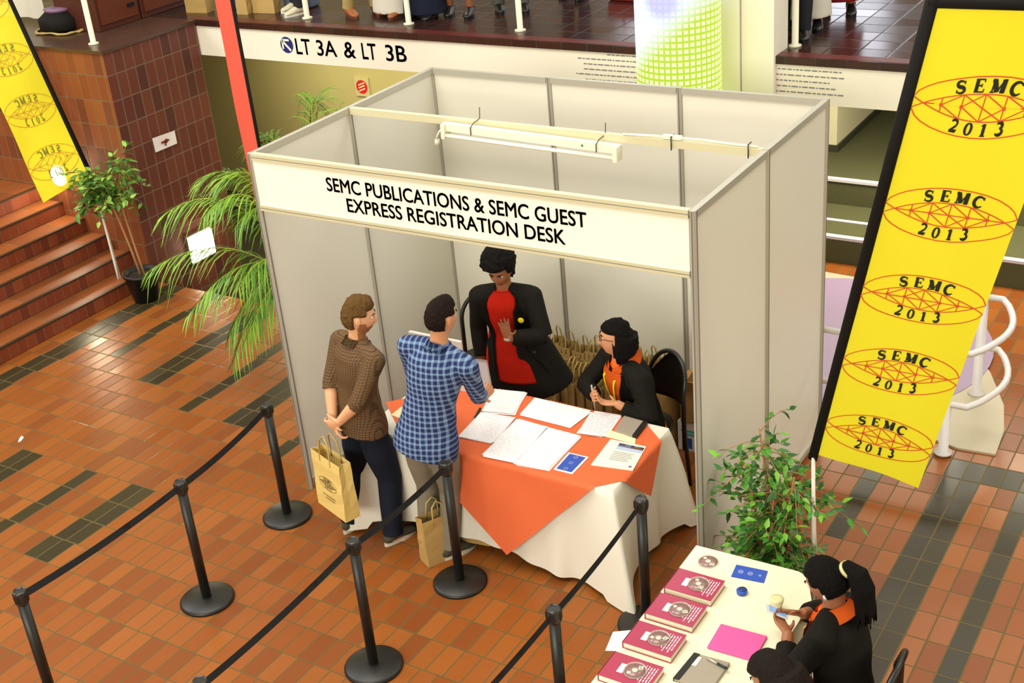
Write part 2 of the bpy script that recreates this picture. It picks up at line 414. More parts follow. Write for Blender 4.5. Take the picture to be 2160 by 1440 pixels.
# walls under the slab
b = B(); box(b, -9, .2, 5.6, 5.75, PIT, 1.945); struct('wall_left_back', b, m_cream)
b = B(); box(b, -9, .2, 5.57, 5.6, PIT, PIT + .12); struct('baseboard_left', b, m_skirt)
b = B(); box(b, .2, .35, 5.6, 6.6, PIT, 1.945); struct('wall_recess', b, m_cream)
b = B(); prism(b, [(.2, 6.54), (1.57, 6.54), (1.57, 9), (.2, 9)], .25, 1.945); struct('wall_block', b, mat('pale_cream_paint', '#d8d0ac', .6))
b = B(); prism(b, [(.2, 6.52), (1.59, 6.52), (1.59, 9), (.2, 9)], .5, .57); struct('baseboard_block', b, m_skirt)
b = B(); box(b, 1.03, 14.2, 8.8, 9, 0, 1.945); struct('wall_right_back', b, m_carpet)
# carpeted steps under the slab on the right
for i, (y0, z1) in enumerate(((5.0, .25), (5.78, .5))):
    b = B(); box(b, .36, 14.2, y0, 9, z1 - .25, z1); struct('floor_step', b, m_carpet)
    b = B(); box(b, .36, 14.2, y0 - .012, y0 + .05, z1 - .02, z1 + .006); struct('trim_nosing', b, m_nosing)
b = B(); box(b, .36, 2.3, 5.36, 5.41, .25, .256); struct('trim_strip', b, m_nosing)
# pale curved floor with a lilac disc in it
m_pale = mat('pale_vinyl', '#b9ad92', .45)
b = B(); prism(b, [(1.2, 3.2), (2.75, 2.82), (3.4, 2.4), (3.9, 2.25), (4.15, 2.27), (4.13, 2.6), (4.05, 2.95), (3.85, 3.4), (3.56, 3.87), (3.1, 4.4), (2.4, 4.72), (1.2, 4.8)], 0, .015)
struct('floor_pale', b, m_pale)
b = B(); prism(b, [(2.62 + 1.2 * cos(2 * pi * i / 48), 3.5 + 1.2 * sin(2 * pi * i / 48)) for i in range(48)], .015, .019)
struct('floor_disc', b, mat('lilac_vinyl', '#9a84a0', .45))
# white column behind the light screen
b = B(); box(b, 1.0, 1.825, 3.44, 3.75, 1.945, 7); box(b, 1.835, 2.09, 3.46, 3.75, 1.945, 7); box(b, 1.82, 1.84, 3.48, 3.7, 1.945, 7)
struct('pillar_white', b, m_white)

# lettering on the slab edge
NAVY = mat('navy_vinyl', '#20256a', .5)
sg = thing('wall_lettering', (-2.1, 3.515, 2.11), 'navy sign lettering with an arrow disc on the white slab edge', 'sign')
def slab(x0, x1, z0, z1): return lambda u, v: (x0 + (x1 - x0) * u, 3.5175, z0 + (z1 - z0) * v)
for s, x0, x1, z0, z1 in (('LT', -2.655, -2.48, 2.03, 2.175), ('3A', -2.40, -2.17, 2.03, 2.175), ('&', -2.08, -1.95, 2.03, 2.175), ('LT', -1.87, -1.71, 2.03, 2.175), ('3B', -1.60, -1.375, 2.03, 2.175)):
    b = B(); add_text(b, s, slab(x0, x1, z0, z1), .018); obj('lettering', b, NAVY, sg)
b = B()
cx, cz, r = -2.765, 2.108, .078
f0 = lambda u, v: (u, 3.5178, v)
b.faces.new([b.verts.new(f0(cx + r * cos(2 * pi * i / 32), cz + r * sin(2 * pi * i / 32))) for i in range(32)])
obj('arrow_disc', b, NAVY, sg)
b = B(); f1 = lambda u, v: (u, 3.5165, v)
strip2(b, [(cx + .045, cz - .052), (cx - .045, cz + .035)], .022, f1); strip2(b, [(cx - .048, cz + .046), (cx + .035, cz + .046)], .02, f1); strip2(b, [(cx - .048, cz + .052), (cx - .048, cz - .04)], .02, f1)
obj('arrow', b, m_white, sg)
# two blocks of small print on the slab edge
m_ink = mat('grey_ink', '#77757a', .6)
def small_print(label, x0, x1, z0, n, dz, title, seed, align):
    rr = random.Random(seed)
    t = thing('wall_text', ((x0 + x1) / 2, 3.517, z0 - dz * n), label, 'wall text')
    for i in range(n):
        b = B(); z = z0 - dz * i; x = x0 + (rr.random() * .12 if align else 0); xe = x1 - (rr.random() * .12 if not align else 0)
        if i == n - 1 and not align: xe = x0 + (x1 - x0) * .6
        if title and i == 0: x = x0 + .33
        while x < xe - .01:
            w = .012 + rr.random() * .04; hh = dz * .2
            v = [(x, z), (min(x + w, xe), z), (min(x + w, xe), z + hh), (x, z + hh)]
            b.faces.new([b.verts.new((p[0], 3.5172, p[1])) for p in v]); x += w + .010
        obj('text_line', b, m_ink, t)
small_print('paragraph of small grey print left of the glowing light screen', .32, 1.12, 2.215, 6, .043, True, 3, True)
small_print('paragraph of small grey print right of the white column', 2.06, 2.62, 2.24, 7, .043, False, 5, False)
# round red sign on the wall under the slab
t = thing('round_sign', (-3.2, 5.58, 1.2), 'small round red sign on the cream wall under the slab', 'sign')
def disc(b, c, r, y, n=32, mi=0): b.faces.new([b.verts.new((c[0] + r * cos(2 * pi * i / n), y, c[1] + r * sin(2 * pi * i / n))) for i in range(n)]).material_index = mi
sx, sy, sz = -3.62, 5.585, 1.06
b = B(); box(b, sx - .10, sx + .10, sy - .01, sy + .015, sz - .11, sz + .11); obj('backing_plate', b, mat('sign_backing', '#c4b88a', .5), t)
b = B(); disc(b, (sx, sz), .08, sy - .012); obj('red_disc', b, mat('sign_red', '#c8281e', .5), t)
b = B()
for k in (-.045, 0, .04): strip2(b, [(sx - .045, sz + k * .8 - .015), (sx + .045, sz + k * .8 + .02)], .012, lambda u, v: (u, sy - .014, v))
obj('white_mark', b, m_white, t)

# wall light on the brick block, low down, and the lamp by the landing
m_lamp = mat('lamp_glass', '#ffffff', .3, emit='#fff3d0', estr=40)
t = thing('wall_light', (-3.88, 2.97, .11), 'bright square wall light low on the brick wall behind the palm', 'wall light')
b = B(); box(b, -3.9, -3.865, 2.8, 3.15, -.03, .27); obj('housing', b, mat('lamp_metal', '#8d8474', .4, metal=.6), t)
b = B(); box(b, -3.866, -3.845, 2.82, 3.13, -.01, .25); obj('diffuser', b, m_lamp, t)
t = thing('wall_light', (-4.9, 2.28, 1.0), 'glowing wall light above the landing, behind the left yellow banner', 'wall light')
b = B(); box(b, -5.0, -4.8, 2.27, 2.3, .88, 1.12); obj('housing', b, _M['lamp_metal'], t)
b = B(); ell(b, (-4.9, 2.25, 1.0), .085, .04, .1); obj('diffuser', b, mat('lamp_glass_bright', '#ffffff', .3, emit='#fff3d0', estr=110), t)
# paper arrow sign on the brick wall
t = thing('arrow_sign', (-3.885, 2.8, 1.28), 'white paper with a dark red arrow on the brick wall', 'sign')
b = B(); b.faces.new([b.verts.new(p) for p in ((-3.886, 2.655, 1.215), (-3.88, 2.945, 1.215), (-3.886, 2.95, 1.345), (-3.884, 2.65, 1.36))]); obj('paper', b, mat('sign_paper', '#e6dcd8', .6), t)
b = B(); fy = lambda u, v: (-3.8755, 2.8 + u, 1.285 + v)
strip2(b, [(-.055, 0), (.0, 0), (.001, 0), (.06, 0)], [.02, .02, .05, .0], fy); strip2(b, [(-.005, 0), (-.005, -.045)], .018, fy)
obj('arrow', b, mat('dark_red_ink', '#7a1c20', .6), t)

# ================================================================== LIGHT SCREEN
m = bpy.data.materials.new('led_screen'); m.use_nodes = True; g = NT(m); bs = g.n['Principled BSDF']
tc = g.n.new('ShaderNodeTexCoord'); sp = g.n.new('ShaderNodeSeparateXYZ'); g.l.new(tc.outputs['Object'], sp.inputs[0])
ang = g.m('MULTIPLY', g.m('ARCTAN2', sp.outputs[1], sp.outputs[0]), .315)
dz_, da_ = g.m('FRACT', g.m('DIVIDE', sp.outputs[2], .046)), g.m('FRACT', g.m('DIVIDE', ang, .046))
dot = g.m('MULTIPLY', g.m('LESS_THAN', g.m('ABSOLUTE', g.m('SUBTRACT', dz_, .5)), .3), g.m('LESS_THAN', g.m('ABSOLUTE', g.m('SUBTRACT', da_, .5)), .33))
wh = g.m('MULTIPLY', g.m('SMOOTH_MIN', 1.0, g.m('MAXIMUM', 0.0, g.m('MULTIPLY', g.m('SUBTRACT', g.m('ADD', sp.outputs[2], g.m('MULTIPLY', sp.outputs[0], -.9)), .98), 4.0)), .1), 1.0)
dn = g.n.new('ShaderNodeVectorMath'); dn.operation = 'DISTANCE'; g.l.new(tc.outputs['Object'], dn.inputs[0]); dn.inputs[1].default_value = (.02, -.315, 1.36)
blob = g.m('MINIMUM', 1.0, g.m('MAXIMUM', 0.0, g.m('MULTIPLY', g.m('SUBTRACT', .20, dn.outputs['Value']), 9.0)))
col = g.mix(dot, (.42, .62, .03), (.95, .98, .45)); col = g.mix(wh, col, g.mix(dot, (.80, .92, .95), (1, 1, 1))); col = g.mix(g.m('MULTIPLY', blob, .6), col, (.25, .22, .75))
g.l.new(col, bs.inputs['Emission Color']); bs.inputs['Emission Strength'].default_value = 1.25; bs.inputs['Base Color'].default_value = (.05, .05, .05, 1)
t = thing('light_screen', (1.50, 3.06, 1.5), 'glowing cylindrical light screen of white and yellow dots beside the column', 'light screen')
b = B()
lathe2(b, [(.315, 0), (.315, 3.2)], 64); o = obj('screen', b, m, t, local=True)
b = B(); lathe2(b, [(.32, -.05), (.32, 0), (.29, 0), (.29, -.05)], 48); lathe2(b, [(.32, 3.2), (.32, 3.26)], 48); obj('rim', b, mat('screen_rim', '#4a4a46', .4), t, local=True)
b = B(); tube(b, [(.0, .3, 3.1), (.0, .37, 3.1)], .03); tube(b, [(.0, .3, .6), (.0, .37, .6)], .03); obj('bracket', b, _M['screen_rim'], t, local=True)

# ================================================================== UPPER HALL RAIL
m_rail = mat('white_rail_paint', '#ddd6bb', .4, .5)
t = thing('guard_rail', (-.8, 3.78, 2.3), 'long white guard rail of round posts along the slab edge', 'railing')
for x in (-3.66, -2.69, -1.50, -.32, .86):
    b = B(); lathe2(b, [(.05, 0), (.05, .012), (.026, .02), (.026, .95)], 16, (x, 3.78, 2.3)); obj('post', b, m_rail, t)
for z in (3.25, 2.95):
    b = B(); tube(b, [(-3.66, 3.78, z), (1.0, 3.78, z)], .022); obj('rail_bar', b, m_rail, t)
t = thing('guard_rail', (2.6, 3.8, 2.3), 'white guard rail right of the white column', 'railing')
for x in (2.13, 3.3):
    b = B(); lathe2(b, [(.05, 0), (.05, .012), (.026, .02), (.026, .95)], 16, (x, 3.8, 2.3)); obj('post', b, m_rail, t)
for z in (3.25, 2.95):
    b = B(); tube(b, [(2.1, 3.8, z), (5.0, 3.8, z)], .022); obj('rail_bar', b, m_rail, t)
t = thing('guard_rail', (-4.2, 2.5, 2.3), 'white guard rail post on the corner of the brick landing', 'railing')
for p in ((-4.2, 2.48), (-6.0, 2.48)):
    b = B(); lathe2(b, [(.05, 0), (.05, .012), (.026, .02), (.026, .95)], 16, (p[0], p[1], 2.3)); obj('post', b, m_rail, t)
b = B(); tube(b, [(-6.0, 2.48, 3.25), (-4.2, 2.48, 3.25)], .022); obj('rail_bar', b, m_rail, t)

# hand rail with looped ends beside the pale floor
t = thing('hand_rail', (3.83, 2.15, 0), 'white tubular hand rail with looped ends behind the right banner', 'railing')
m_hr = mat('white_tube_paint', '#dcd6d2', .35, .5)
for p in ((3.83, 2.15), (3.83, 3.05)):
    b = B(); lathe2(b, [(.06, 0), (.06, .012), (.034, .02), (.034, .84)], 16, (p[0], p[1], .015)); obj('post', b, m_hr, t)
for z in (.40, .80):
    b = B(); pts = [(2.3, 2.15, z), (3.83, 2.15, z), (3.96, 2.15, z)] + [(3.98 + .13 * sin(pi * i / 10), 2.16 + .88 * i / 10, z) for i in range(1, 10)] + [(3.96, 3.05, z), (3.83, 3.05, z)]
    tube(b, pts, .023, 10); obj('rail_loop', b, m_hr, t)

# ================================================================== THE BOOTH
H = 2.48
m_panel = mat('white_laminate', '#dedaca', .35, .45, var=.02, vscale=1.2)
m_alu = mat('brushed_aluminium', '#b9b5a6', .38, .5, metal=.35)
m_alud = mat('aluminium_groove', '#716e66', .5, .4)
bt = thing('exhibition_booth', (1.5, 1.0, 0), 'white panelled exhibition booth with aluminium posts and a sign fascia', 'booth')
def post(x, y, z0=0, z1=H, big=.021):
    b = B(); prism(b, [(x + big * cos(pi / 8 + pi / 4 * i), y + big * sin(pi / 8 + pi / 4 * i)) for i in range(8)], z0, z1)
    o = obj('post', b, m_alu, bt)
    b = B()
    for a in (0, pi / 2, pi, -pi / 2):
        M = Matrix.Translation((x, y, 0)) @ Matrix.Rotation(a, 4, 'Z'); box(b, big * .80, big * .99, -.004, .004, z0, z1 - .002, M)
    obj('groove', b, m_alud, o, local=False)
for x, y in ((0, 0), (3, 0), (0, 1), (3, 1), (0, 2), (1, 2), (2, 2), (3, 2)): post(x, y)
def panel(x0, y0, x1, y1, z0=.03, z1=H - .0, name='panel'):
    dx, dy = x1 - x0, y1 - y0; L = sqrt(dx * dx + dy * dy); a = atan2(dy, dx); M = Matrix.Translation((x0, y0, 0)) @ Matrix.Rotation(a, 4, 'Z')
    b = B(); box(b, .018, L - .018, -.004, .004, z0 + .03, z1 - .03, M); o = obj(name, b, m_panel, bt)
    b = B(); box(b, .018, L - .018, -.017, .017, z1 - .042, z1 - .002, M); obj('top_rail', b, m_alu, bt)
    b = B(); box(b, .018, L - .018, -.015, .015, z0, z0 + .04, M); obj('bottom_rail', b, m_alu, bt)
for q in ((0, 0, 0, 1), (0, 1, 0, 2), (3, 0, 3, 1), (3, 1, 3, 2), (0, 2, 1, 2), (1, 2, 2, 2), (2, 2, 3, 2)): panel(*q)
# fascia
m_sign = mat('fascia_board', '#f4efdc', .5, .3)
m_fr = mat('fascia_rail', '#d2cba6', .42, .5, metal=.15)
fa = B(); box(fa, .02, 2.98, -.012, -.002, 2.135, 2.452); fo = obj('fascia_board', fa, m_sign, bt)
for z0, z1 in ((2.438, 2.482), (2.105, 2.142)):
    b = B(); box(b, .02, 2.98, -.02, .02, z0, z1); obj('fascia_rail', b, m_fr, bt)
    b = B(); box(b, .02, 2.98, -.0205, -.0195, (z0 + z1) / 2 - .002, (z0 + z1) / 2 + .002); obj('fascia_groove', b, m_alud, bt)
m_black = mat('black_lettering', '#1c1a18', .5)
for s, x0, x1, z0, z1 in (('SEMC PUBLICATIONS & SEMC GUEST', .597, 2.382, 2.305, 2.392), ('EXPRESS REGISTRATION DESK', .735, 2.242, 2.187, 2.273)):
    b = B(); add_text(b, s, lambda u, v: (x0 + (x1 - x0) * u, -.0145, z0 + (z1 - z0) * v), .022); obj('lettering', b, m_black, fo)
# cross bar
b = B(); box(b, .02, 2.98, .982, 1.018, 2.432, 2.478); cb = obj('cross_bar', b, m_fr, bt)
# batten light hung on the bar
lt = thing('batten_light', (1.45, .95, 2.4), 'white fluorescent batten light hung on the booth cross bar', 'light')
m_wm = mat('white_enamel', '#e9e4cc', .35, .5)
Mx = frame((.82, .945, 2.435), (1.27, 0, -.03), (0, 1, 0))
b = B(); box(b, 0, 1.28, -.022, .022, -.025, .025, Mx); obj('batten', b, m_wm, lt)
b = B(); tube(b, [Mx @ Vector((.03, -.03, -.052)), Mx @ Vector((1.25, -.03, -.052))], .013); obj('tube_lamp', b, mat('lamp_tube_glass', '#f1eeda', .2, .6), lt)
for x in (.015, 1.262):
    b = B(); box(b, x - .014, x + .014, -.045, .03, -.072, .02, Mx); obj('lamp_holder', b, m_wm, lt)
for x in (.235, 1.14):
    b = B(); q = Mx @ Vector((x, 0, 0)); tube(b, [(q.x - .012, .918, q.z - .03), (q.x - .01, .915, q.z + .02), (q.x, .94, q.z + .045), (q.x + .012, 1.0, q.z + .06), (q.x + .012, 1.01, q.z + .13)], .0035, 6); obj('hook', b, mat('wire_brown', '#5a4636', .5), lt)
b = B(); q = Mx @ Vector((1.03, -.0225, 0)); ell(b, q, .008, .003, .008); obj('starter', b, mat('green_plastic', '#2c7a4a', .4), lt)
b = B(); tube(b, [(.82, .945, 2.43), (.79, .93, 2.40), (.765, .93, 2.36), (.75, .95, 2.33)], .006, 8); tube(b, [(.75, .95, 2.335), (.745, .95, 2.30)], .016, 8); obj('lead_and_plug', b, m_wm, lt)
# cable lying on the bar
t = thing('power_cable', (2.6, 1, 2.49), 'white power cable tied along the top of the cross bar', 'cable')
b = B(); tube(b, [(2.1, .99, 2.485), (2.3, 1.0, 2.49), (2.5, .99, 2.496), (2.62, 1.0, 2.494), (2.8, 1.0, 2.487), (2.95, 1.0, 2.486)], .007, 8); obj('cord', b, m_wm, t)
b = B(); box(b, 2.36, 2.48, .985, 1.012, 2.482, 2.505); obj('connector', b, m_wm, t)
for x in (2.42, 2.9):
    b = B(); tube(b, [(x, .975, 2.42), (x, .974, 2.50)], .004, 6); tube(b, [(x, .974, 2.5), (x, 1.02, 2.503)], .004, 6); obj('cable_tie', b, mat('dark_tie', '#3a342c', .5), t)

# ================================================================== QUEUE POSTS
m_bk = mat('black_powder_coat', '#17150f', .42, .5)
m_cap = mat('black_glossy_cap', '#25241f', .25, .6)
m_webb = mat('black_webbing', '#1c1815', .7, .3)
def make_post(x, y, label):
    t = thing('queue_post', (x, y, 0), label, 'queue barrier', 'black belt posts of the queue')
    b = B(); lathe2(b, [(.17, 0), (.17, .014), (.155, .026), (.06, .032), (.045, .034)], 40); obj('base', b, m_bk, t, local=True)
    b = B(); lathe2(b, [(.0295, .03), (.0295, .82)], 24); obj('pole', b, m_bk, t, local=True)
    b = B(); lathe2(b, [(.034, .80), (.036, .81), (.036, .875), (.031, .885), (.028, .878)], 24); o = obj('head', b, m_cap, t, local=True)
    for a in range(4):
        b = B(); M = Matrix.Rotation(a * pi / 2 + .3, 4, 'Z'); box(b, .033, .040, -.014, .014, .820, .866, M); obj('clip', b, m_bk, o, local=True)
    return t
posts = {}
for k, (x, y, lab) in dict(
    A=(.081, -.352, 'black queue post nearest the left corner of the booth, first of the left row'),
    B=(.223, -1.294, 'black queue post in the middle of the left row'),
    C=(.19, -2.46, 'black queue post at the bottom left corner of the picture'),
    D=(1.579, -.464, 'black queue post in front of the man in the blue checked shirt'),
    E=(1.557, -1.331, 'black queue post in front of the middle row, below the two men'),
    F=(2.80, -.335, 'black queue post in front of the right corner of the white cloth'),
    G=(2.835, -1.37, 'black queue post left of the book table'),
    Hh=(1.585, -2.55, 'black queue post ending the middle row below the frame'),
    I=(2.80, -2.45, 'black queue post ending the right row below the frame')).items():
    posts[k] = make_post(x, y, lab)
def belt(a, c):
    p, q = posts[a].location, posts[c].location; d = (q - p).normalized()
    b = B()
    def f(u, v): 
        w = p.lerp(q, 0) + d * (.036 + ((q - p).length - .072) * u)
        return (w.x, w.y, .818 + .048 * v - .02 * 4 * u * (1 - u))
    grid(b, f, 12, 1)
    r = bmesh.ops.solidify(b, geom=list(b.faces), thickness=.002)
    obj('belt', b, m_webb, posts[a])
for a, c in (('A', 'B'), ('B', 'C'), ('D', 'E'), ('E', 'Hh'), ('F', 'G'), ('G', 'I')): belt(a, c)

# ================================================================== REGISTRATION DESK
DX0, DX1, DY0, DY1, DZ = .73, 2.53, -.17, .60, .735
t = thing('folding_table', (1.63, .215, 0), 'folding table of the registration desk hidden under the white cloth', 'table')
b = B(); box(b, DX0, DX1, DY0, DY1, DZ - .03, DZ); obj('tabletop', b, mat('table_laminate', '#b8ab94', .5), t)
for x in (DX0 + .12, DX1 - .12):
    for y in (DY0 + .08, DY1 - .08):
        b = B(); tube(b, [(x, y, 0), (x, y, DZ - .03)], .015); obj('leg', b, _M['dark_skirting'], t)
m_cloth = mat('white_tablecloth', '#e3ddcc', .75, .2, bump=.12, bscale=12)
def perim(s):
    """point and outward normal around the table edge, s in 0..1 (front, right, back, left)"""
    w, d = DX1 - DX0, DY1 - DY0; r = .02; L = 2 * (w + d); x = (s % 1) * L
    if x < w: return (DX0 + x, DY0), (0, -1), x, w
    x -= w
    if x < d: return (DX1, DY0 + x), (1, 0), x, d
    x -= d
    if x < w: return (DX1 - x, DY1), (0, 1), x, w
    x -= w
    return (DX0, DY1 - x), (-1, 0), x, d
corners = [(DX0, DY0, .21, .10), (DX1, DY0, .21, .125), (DX1, DY1, .17, .07), (DX0, DY1, .15, .1)]
b = B(); NS, NT_ = 320, 14
ring = []
for j in range(NT_ + 1):
    row = []
    for i in range(NS):
        (x, y), (nx, ny), a, L = perim((i + .5) / NS); tt = j / NT_
        o = tt * (.012 + .010 * sin(a * 23 + x * 3) * tt + .012 * sin(a * 9 + 1.3) * tt)
        fx, fy = nx * o, ny * o
        for cx, cy, amp, wd in corners:
            dd = sqrt((x - cx) ** 2 + (y - cy) ** 2); w_ = exp(-(dd / wd) ** 2) - .16 * exp(-((dd - wd * 2.3) / (wd * .7)) ** 2)
            sx_, sy_ = (1 if cx > 1.5 else -1), (1 if cy > .2 else -1)
            k = w_ * amp * tt ** .85
            fx += sx_ * k * .72; fy += sy_ * k * .72
        lift = .095 * exp(-((x - 1.35) / .42) ** 2) * (1 if y < DY0 + .01 else 0)
        z = (DZ + .006) * (1 - tt) + (.012 + lift) * tt + .012 * (1 - tt) + (.02 + .03 * (0.5 + .5 * sin(a * 6 + x))) * tt * (0 if fx * fx + fy * fy > .012 else 1)
        row.append(b.verts.new((x + fx, y + fy, z)))
    ring.append(row)
for j in range(NT_):
    for i in range(NS):
        f = b.faces.new((ring[j][i], ring[j][(i + 1) % NS], ring[j + 1][(i + 1) % NS], ring[j + 1][i])); f.smooth = True
b.faces.new(ring[0])
tag(obj('tablecloth', b, m_cloth), 'white tablecloth draped to the floor over the registration desk', 'tablecloth')
# orange overlay, a square laid cornerwise
m_or = mat('orange_cloth', '#de6a3e', .75, .2, bump=.1, bscale=14, var=.05, vscale=3)
TZ = DZ + .0215
Fp, Rp, Lp = Vector((1.79, -.82)), Vector((2.80, .22)), Vector((.66, .16)); Bp = Rp + Lp - Fp
def over(u, v):
    p = Fp + (Rp - Fp) * u + (Lp - Fp) * v; x, y = p
    z = TZ; dx = max(0, x - DX1 - .004); dy0 = max(0, DY0 - .004 - y); dy1 = max(0, y - DY1 - .004)
    ox, oy = min(x, DX1 + .004), min(max(y, DY0 - .004), DY1 + .004)
    if dy0 or dy1 or dx:
        dr = max(dx, dy0, dy1); z -= dr * .985
        out = .016 + .075 * dr + .008 * sin(x * 9 + y * 5) * min(1, dr * 5)
        if dx == dr: ox += out
        elif dy0 == dr: oy -= out
        else: oy += out
        if dr < .03: z = TZ - dr * .9
    return (ox, oy, z)
b = B(); grid(b, over, 90, 90)
tag(obj('orange_cloth', b, m_or), 'orange cloth laid cornerwise over the white tablecloth, one corner hanging in front', 'tablecloth')

# papers
def sheet_mat(name, dens, col='#f1edec', ink='#9a97a2', rows=26, amt=.5, alongx=True):
    m = bpy.data.materials.new(name); m.use_nodes = True; g = NT(m); bs = g.n['Principled BSDF']; bs.inputs['Roughness'].default_value = .65
    tc = g.n.new('ShaderNodeTexCoord'); sp = g.n.new('ShaderNodeSeparateXYZ'); g.l.new(tc.outputs['Generated'], sp.inputs[0])
    u, v = sp.outputs[0 if alongx else 1], sp.outputs[1 if alongx else 0]
    r = g.m('MULTIPLY', v, float(rows)); ln = g.m('GREATER_THAN', g.m('FRACT', r), .58)
    wd = g.m('GREATER_THAN', g.white(g.m('FLOOR', g.m('MULTIPLY', u, 34.0)), g.m('FLOOR', r)), 1 - dens)
    mg = g.m('MULTIPLY', g.m('MULTIPLY', g.m('GREATER_THAN', u, .08), g.m('LESS_THAN', u, .92)), g.m('MULTIPLY', g.m('GREATER_THAN', v, .07), g.m('LESS_THAN', v, .93)))
    f = g.m('MULTIPLY', g.m('MULTIPLY', g.m('MULTIPLY', ln, wd), mg), amt)
    g.l.new(g.mix(f, lin(col), lin(ink)), bs.inputs['Base Color']); _M[name] = m; return m
m_sheet = sheet_mat('printed_sheet', .5, amt=.3); m_sheet2 = sheet_mat('blank_sheet', .12, amt=.25); m_table = sheet_mat('list_sheet', .75, rows=30, amt=.7, ink='#8f8f9a')
def quad_block(b, c4, z0, z1, mi=0):
    prism(b, c4, z0, z1, mi=mi)
def paper(name, label, c4, z, n, m, cat='paper', seed=1, group=None):
    """a stack of n loose sheets with the given corners"""
    rr = random.Random(seed); c = Vector((sum(p[0] for p in c4) / 4, sum(p[1] for p in c4) / 4))
    t = thing(name, (c.x, c.y, z), label, cat, group)
    for i in range(n):
        a = (rr.random() - .5) * .08 if i < n - 1 else 0; dx, dy = ((rr.random() - .5) * .022, (rr.random() - .5) * .022) if i < n - 1 else (0, 0)
        pts = [Vector((p[0], p[1])) - c for p in c4]; pts = [Vector((p.x * cos(a) - p.y * sin(a) + dx, p.x * sin(a) + p.y * cos(a) + dy)) for p in pts]
        b = B(); prism(b, [tuple(p) for p in pts], i * .0022, i * .0022 + .0016); obj('sheet', b, m, t, local=True)
    return t
PZ = TZ + .0015
paper('paper_stack', 'stack of white sheets at the back of the desk, nearest the standing woman', [(1.25, .585), (1.47, .63), (1.545, .355), (1.335, .30)], PZ, 4, m_sheet2, seed=2)
paper('paper_stack', 'large white stack of sheets at the back of the desk, right of the first stack', [(1.565, .59), (1.985, .585), (1.965, .355), (1.585, .37)], PZ, 4, m_sheet2, seed=3)
paper('paper_stack', 'printed sheets fanned on the orange cloth, leftmost of the front row', [(1.34, .285), (1.58, .312), (1.612, -.005), (1.378, -.03)], PZ, 5, m_sheet, seed=4)
paper('paper_stack', 'printed sheets in the middle of the front row on the orange cloth', [(1.60, .30), (1.832, .293), (1.85, -.145), (1.632, -.158)], PZ, 5, m_sheet, seed=5)
paper('paper_stack', 'printed sheets on the front edge of the desk, left of the blue card', [(1.842, .29), (2.08, .276), (2.08, -.14), (1.866, -.16)], PZ, 5, m_sheet, seed=6)
t = thing('list_sheet', (2.1, .46, PZ), 'sheet with a printed list and curled front edge, in front of the seated woman', 'paper')
def ls(u, v):
    x = (1.99 + .205 * u) * (1 - v) + (2.035 + .19 * u) * v; y = (.575 + .03 * u) * (1 - v) + (.315 + .03 * u) * v - .02 * sin(pi * u) * v
    return (x, y, PZ + .002 + .012 * v * v * sin(pi * u))
b = B(); grid(b, ls, 10, 10); obj('sheet', b, m_table, t)
b = B(); prism(b, [(2.005, .60), (2.19, .62), (2.20, .33), (2.03, .31)], PZ, PZ + .0016); obj('under_sheet', b, m_sheet2, t)
def notebook(label, c4, z, spine_edge, cover, th=.016, nm='notebook'):
    c = Vector((sum(p[0] for p in c4) / 4, sum(p[1] for p in c4) / 4)); t = thing(nm, (c.x, c.y, z), label, 'notebook')
    b = B(); prism(b, c4, z, z + th); bev(obj('cover', b, mat('grey_kraft_board', cover, .6, var=.04, vscale=20), t), .003)
    i, j = spine_edge; p, q = Vector(c4[i]), Vector(c4[j]); n = (c - (p + q) / 2).normalized()
    b = B(); prism(b, [p - n * .003, q - n * .003, q + n * .028, p + n * .028], z - .0005, z + th + .002); obj('spine', b, m_black, t)
    return t
notebook('grey notebook with a black spine on the right end of the desk', [(2.215, .60), (2.385, .585), (2.40, .40), (2.245, .415)], PZ, (1, 2), '#9d9181')
t = thing('pale_leaflet', (2.33, .375, PZ), 'narrow pale yellow leaflet between the grey notebook and the brochure', 'leaflet')
b = B(); prism(b, [(2.20, .425), (2.40, .395), (2.425, .335), (2.215, .345)], PZ, PZ + .004); obj('sheet', b, mat('pale_yellow_paper', '#ebe4b8', .6), t)
t = thing('brochure', (2.4, .19, PZ), 'white brochure with a photo strip at its head, on the right front of the desk', 'brochure')
b = B(); prism(b, [(2.262, .325), (2.50, .335), (2.545, .065), (2.29, .02)], PZ, PZ + .006); obj('cover', b, mat('brochure_paper', '#f0ecd8', .5), t)
def bl(c00, c10, c11, c01):
    c00, c10, c11, c01 = map(Vector, (c00, c10, c11, c01))
    return lambda u, v: (c00 * (1 - u) + c10 * u) * (1 - v) + (c01 * (1 - u) + c11 * u) * v
fb = bl((2.29, .02, PZ + .0068), (2.545, .065, PZ + .0068), (2.50, .335, PZ + .0068), (2.262, .325, PZ + .0068))
def rect(b, f, u0, u1, v0, v1, mi=0):
    b.faces.new([b.verts.new(f(*p)) for p in ((u0, v0), (u1, v0), (u1, v1), (u0, v1))]).material_index = mi
b = B(); rect(b, fb, .3, .98, .68, .80, 1); rr = random.Random(5)
for i in range(8):
    for j in range(2): rect(b, lambda u, v: fb(u, v) + Vector((0, 0, .0004)), .3 + .085 * i, .3 + .085 * (i + 1), .8 + .06 * j, .86 + .06 * j, 2 + rr.randrange(3))
obj('photo_strip', b, [m_sign, mat('print_sky', '#b9c4dd', .5), mat('print_brown', '#6a4a3a', .5), mat('print_dark', '#3a3238', .5), mat('print_blue_grey', '#6c6f88', .5)], t)
b = B()
for i in range(6): rect(b, fb, .3, .3 + .45 + .15 * rr.random(), .58 - .06 * i, .595 - .06 * i)
rect(b, fb, .86, .93, .08, .15); obj('print', b, m_ink, t)
t = thing('blue_card', (2.17, -.01, PZ), 'blue card with a white border on the front edge of the desk', 'card')
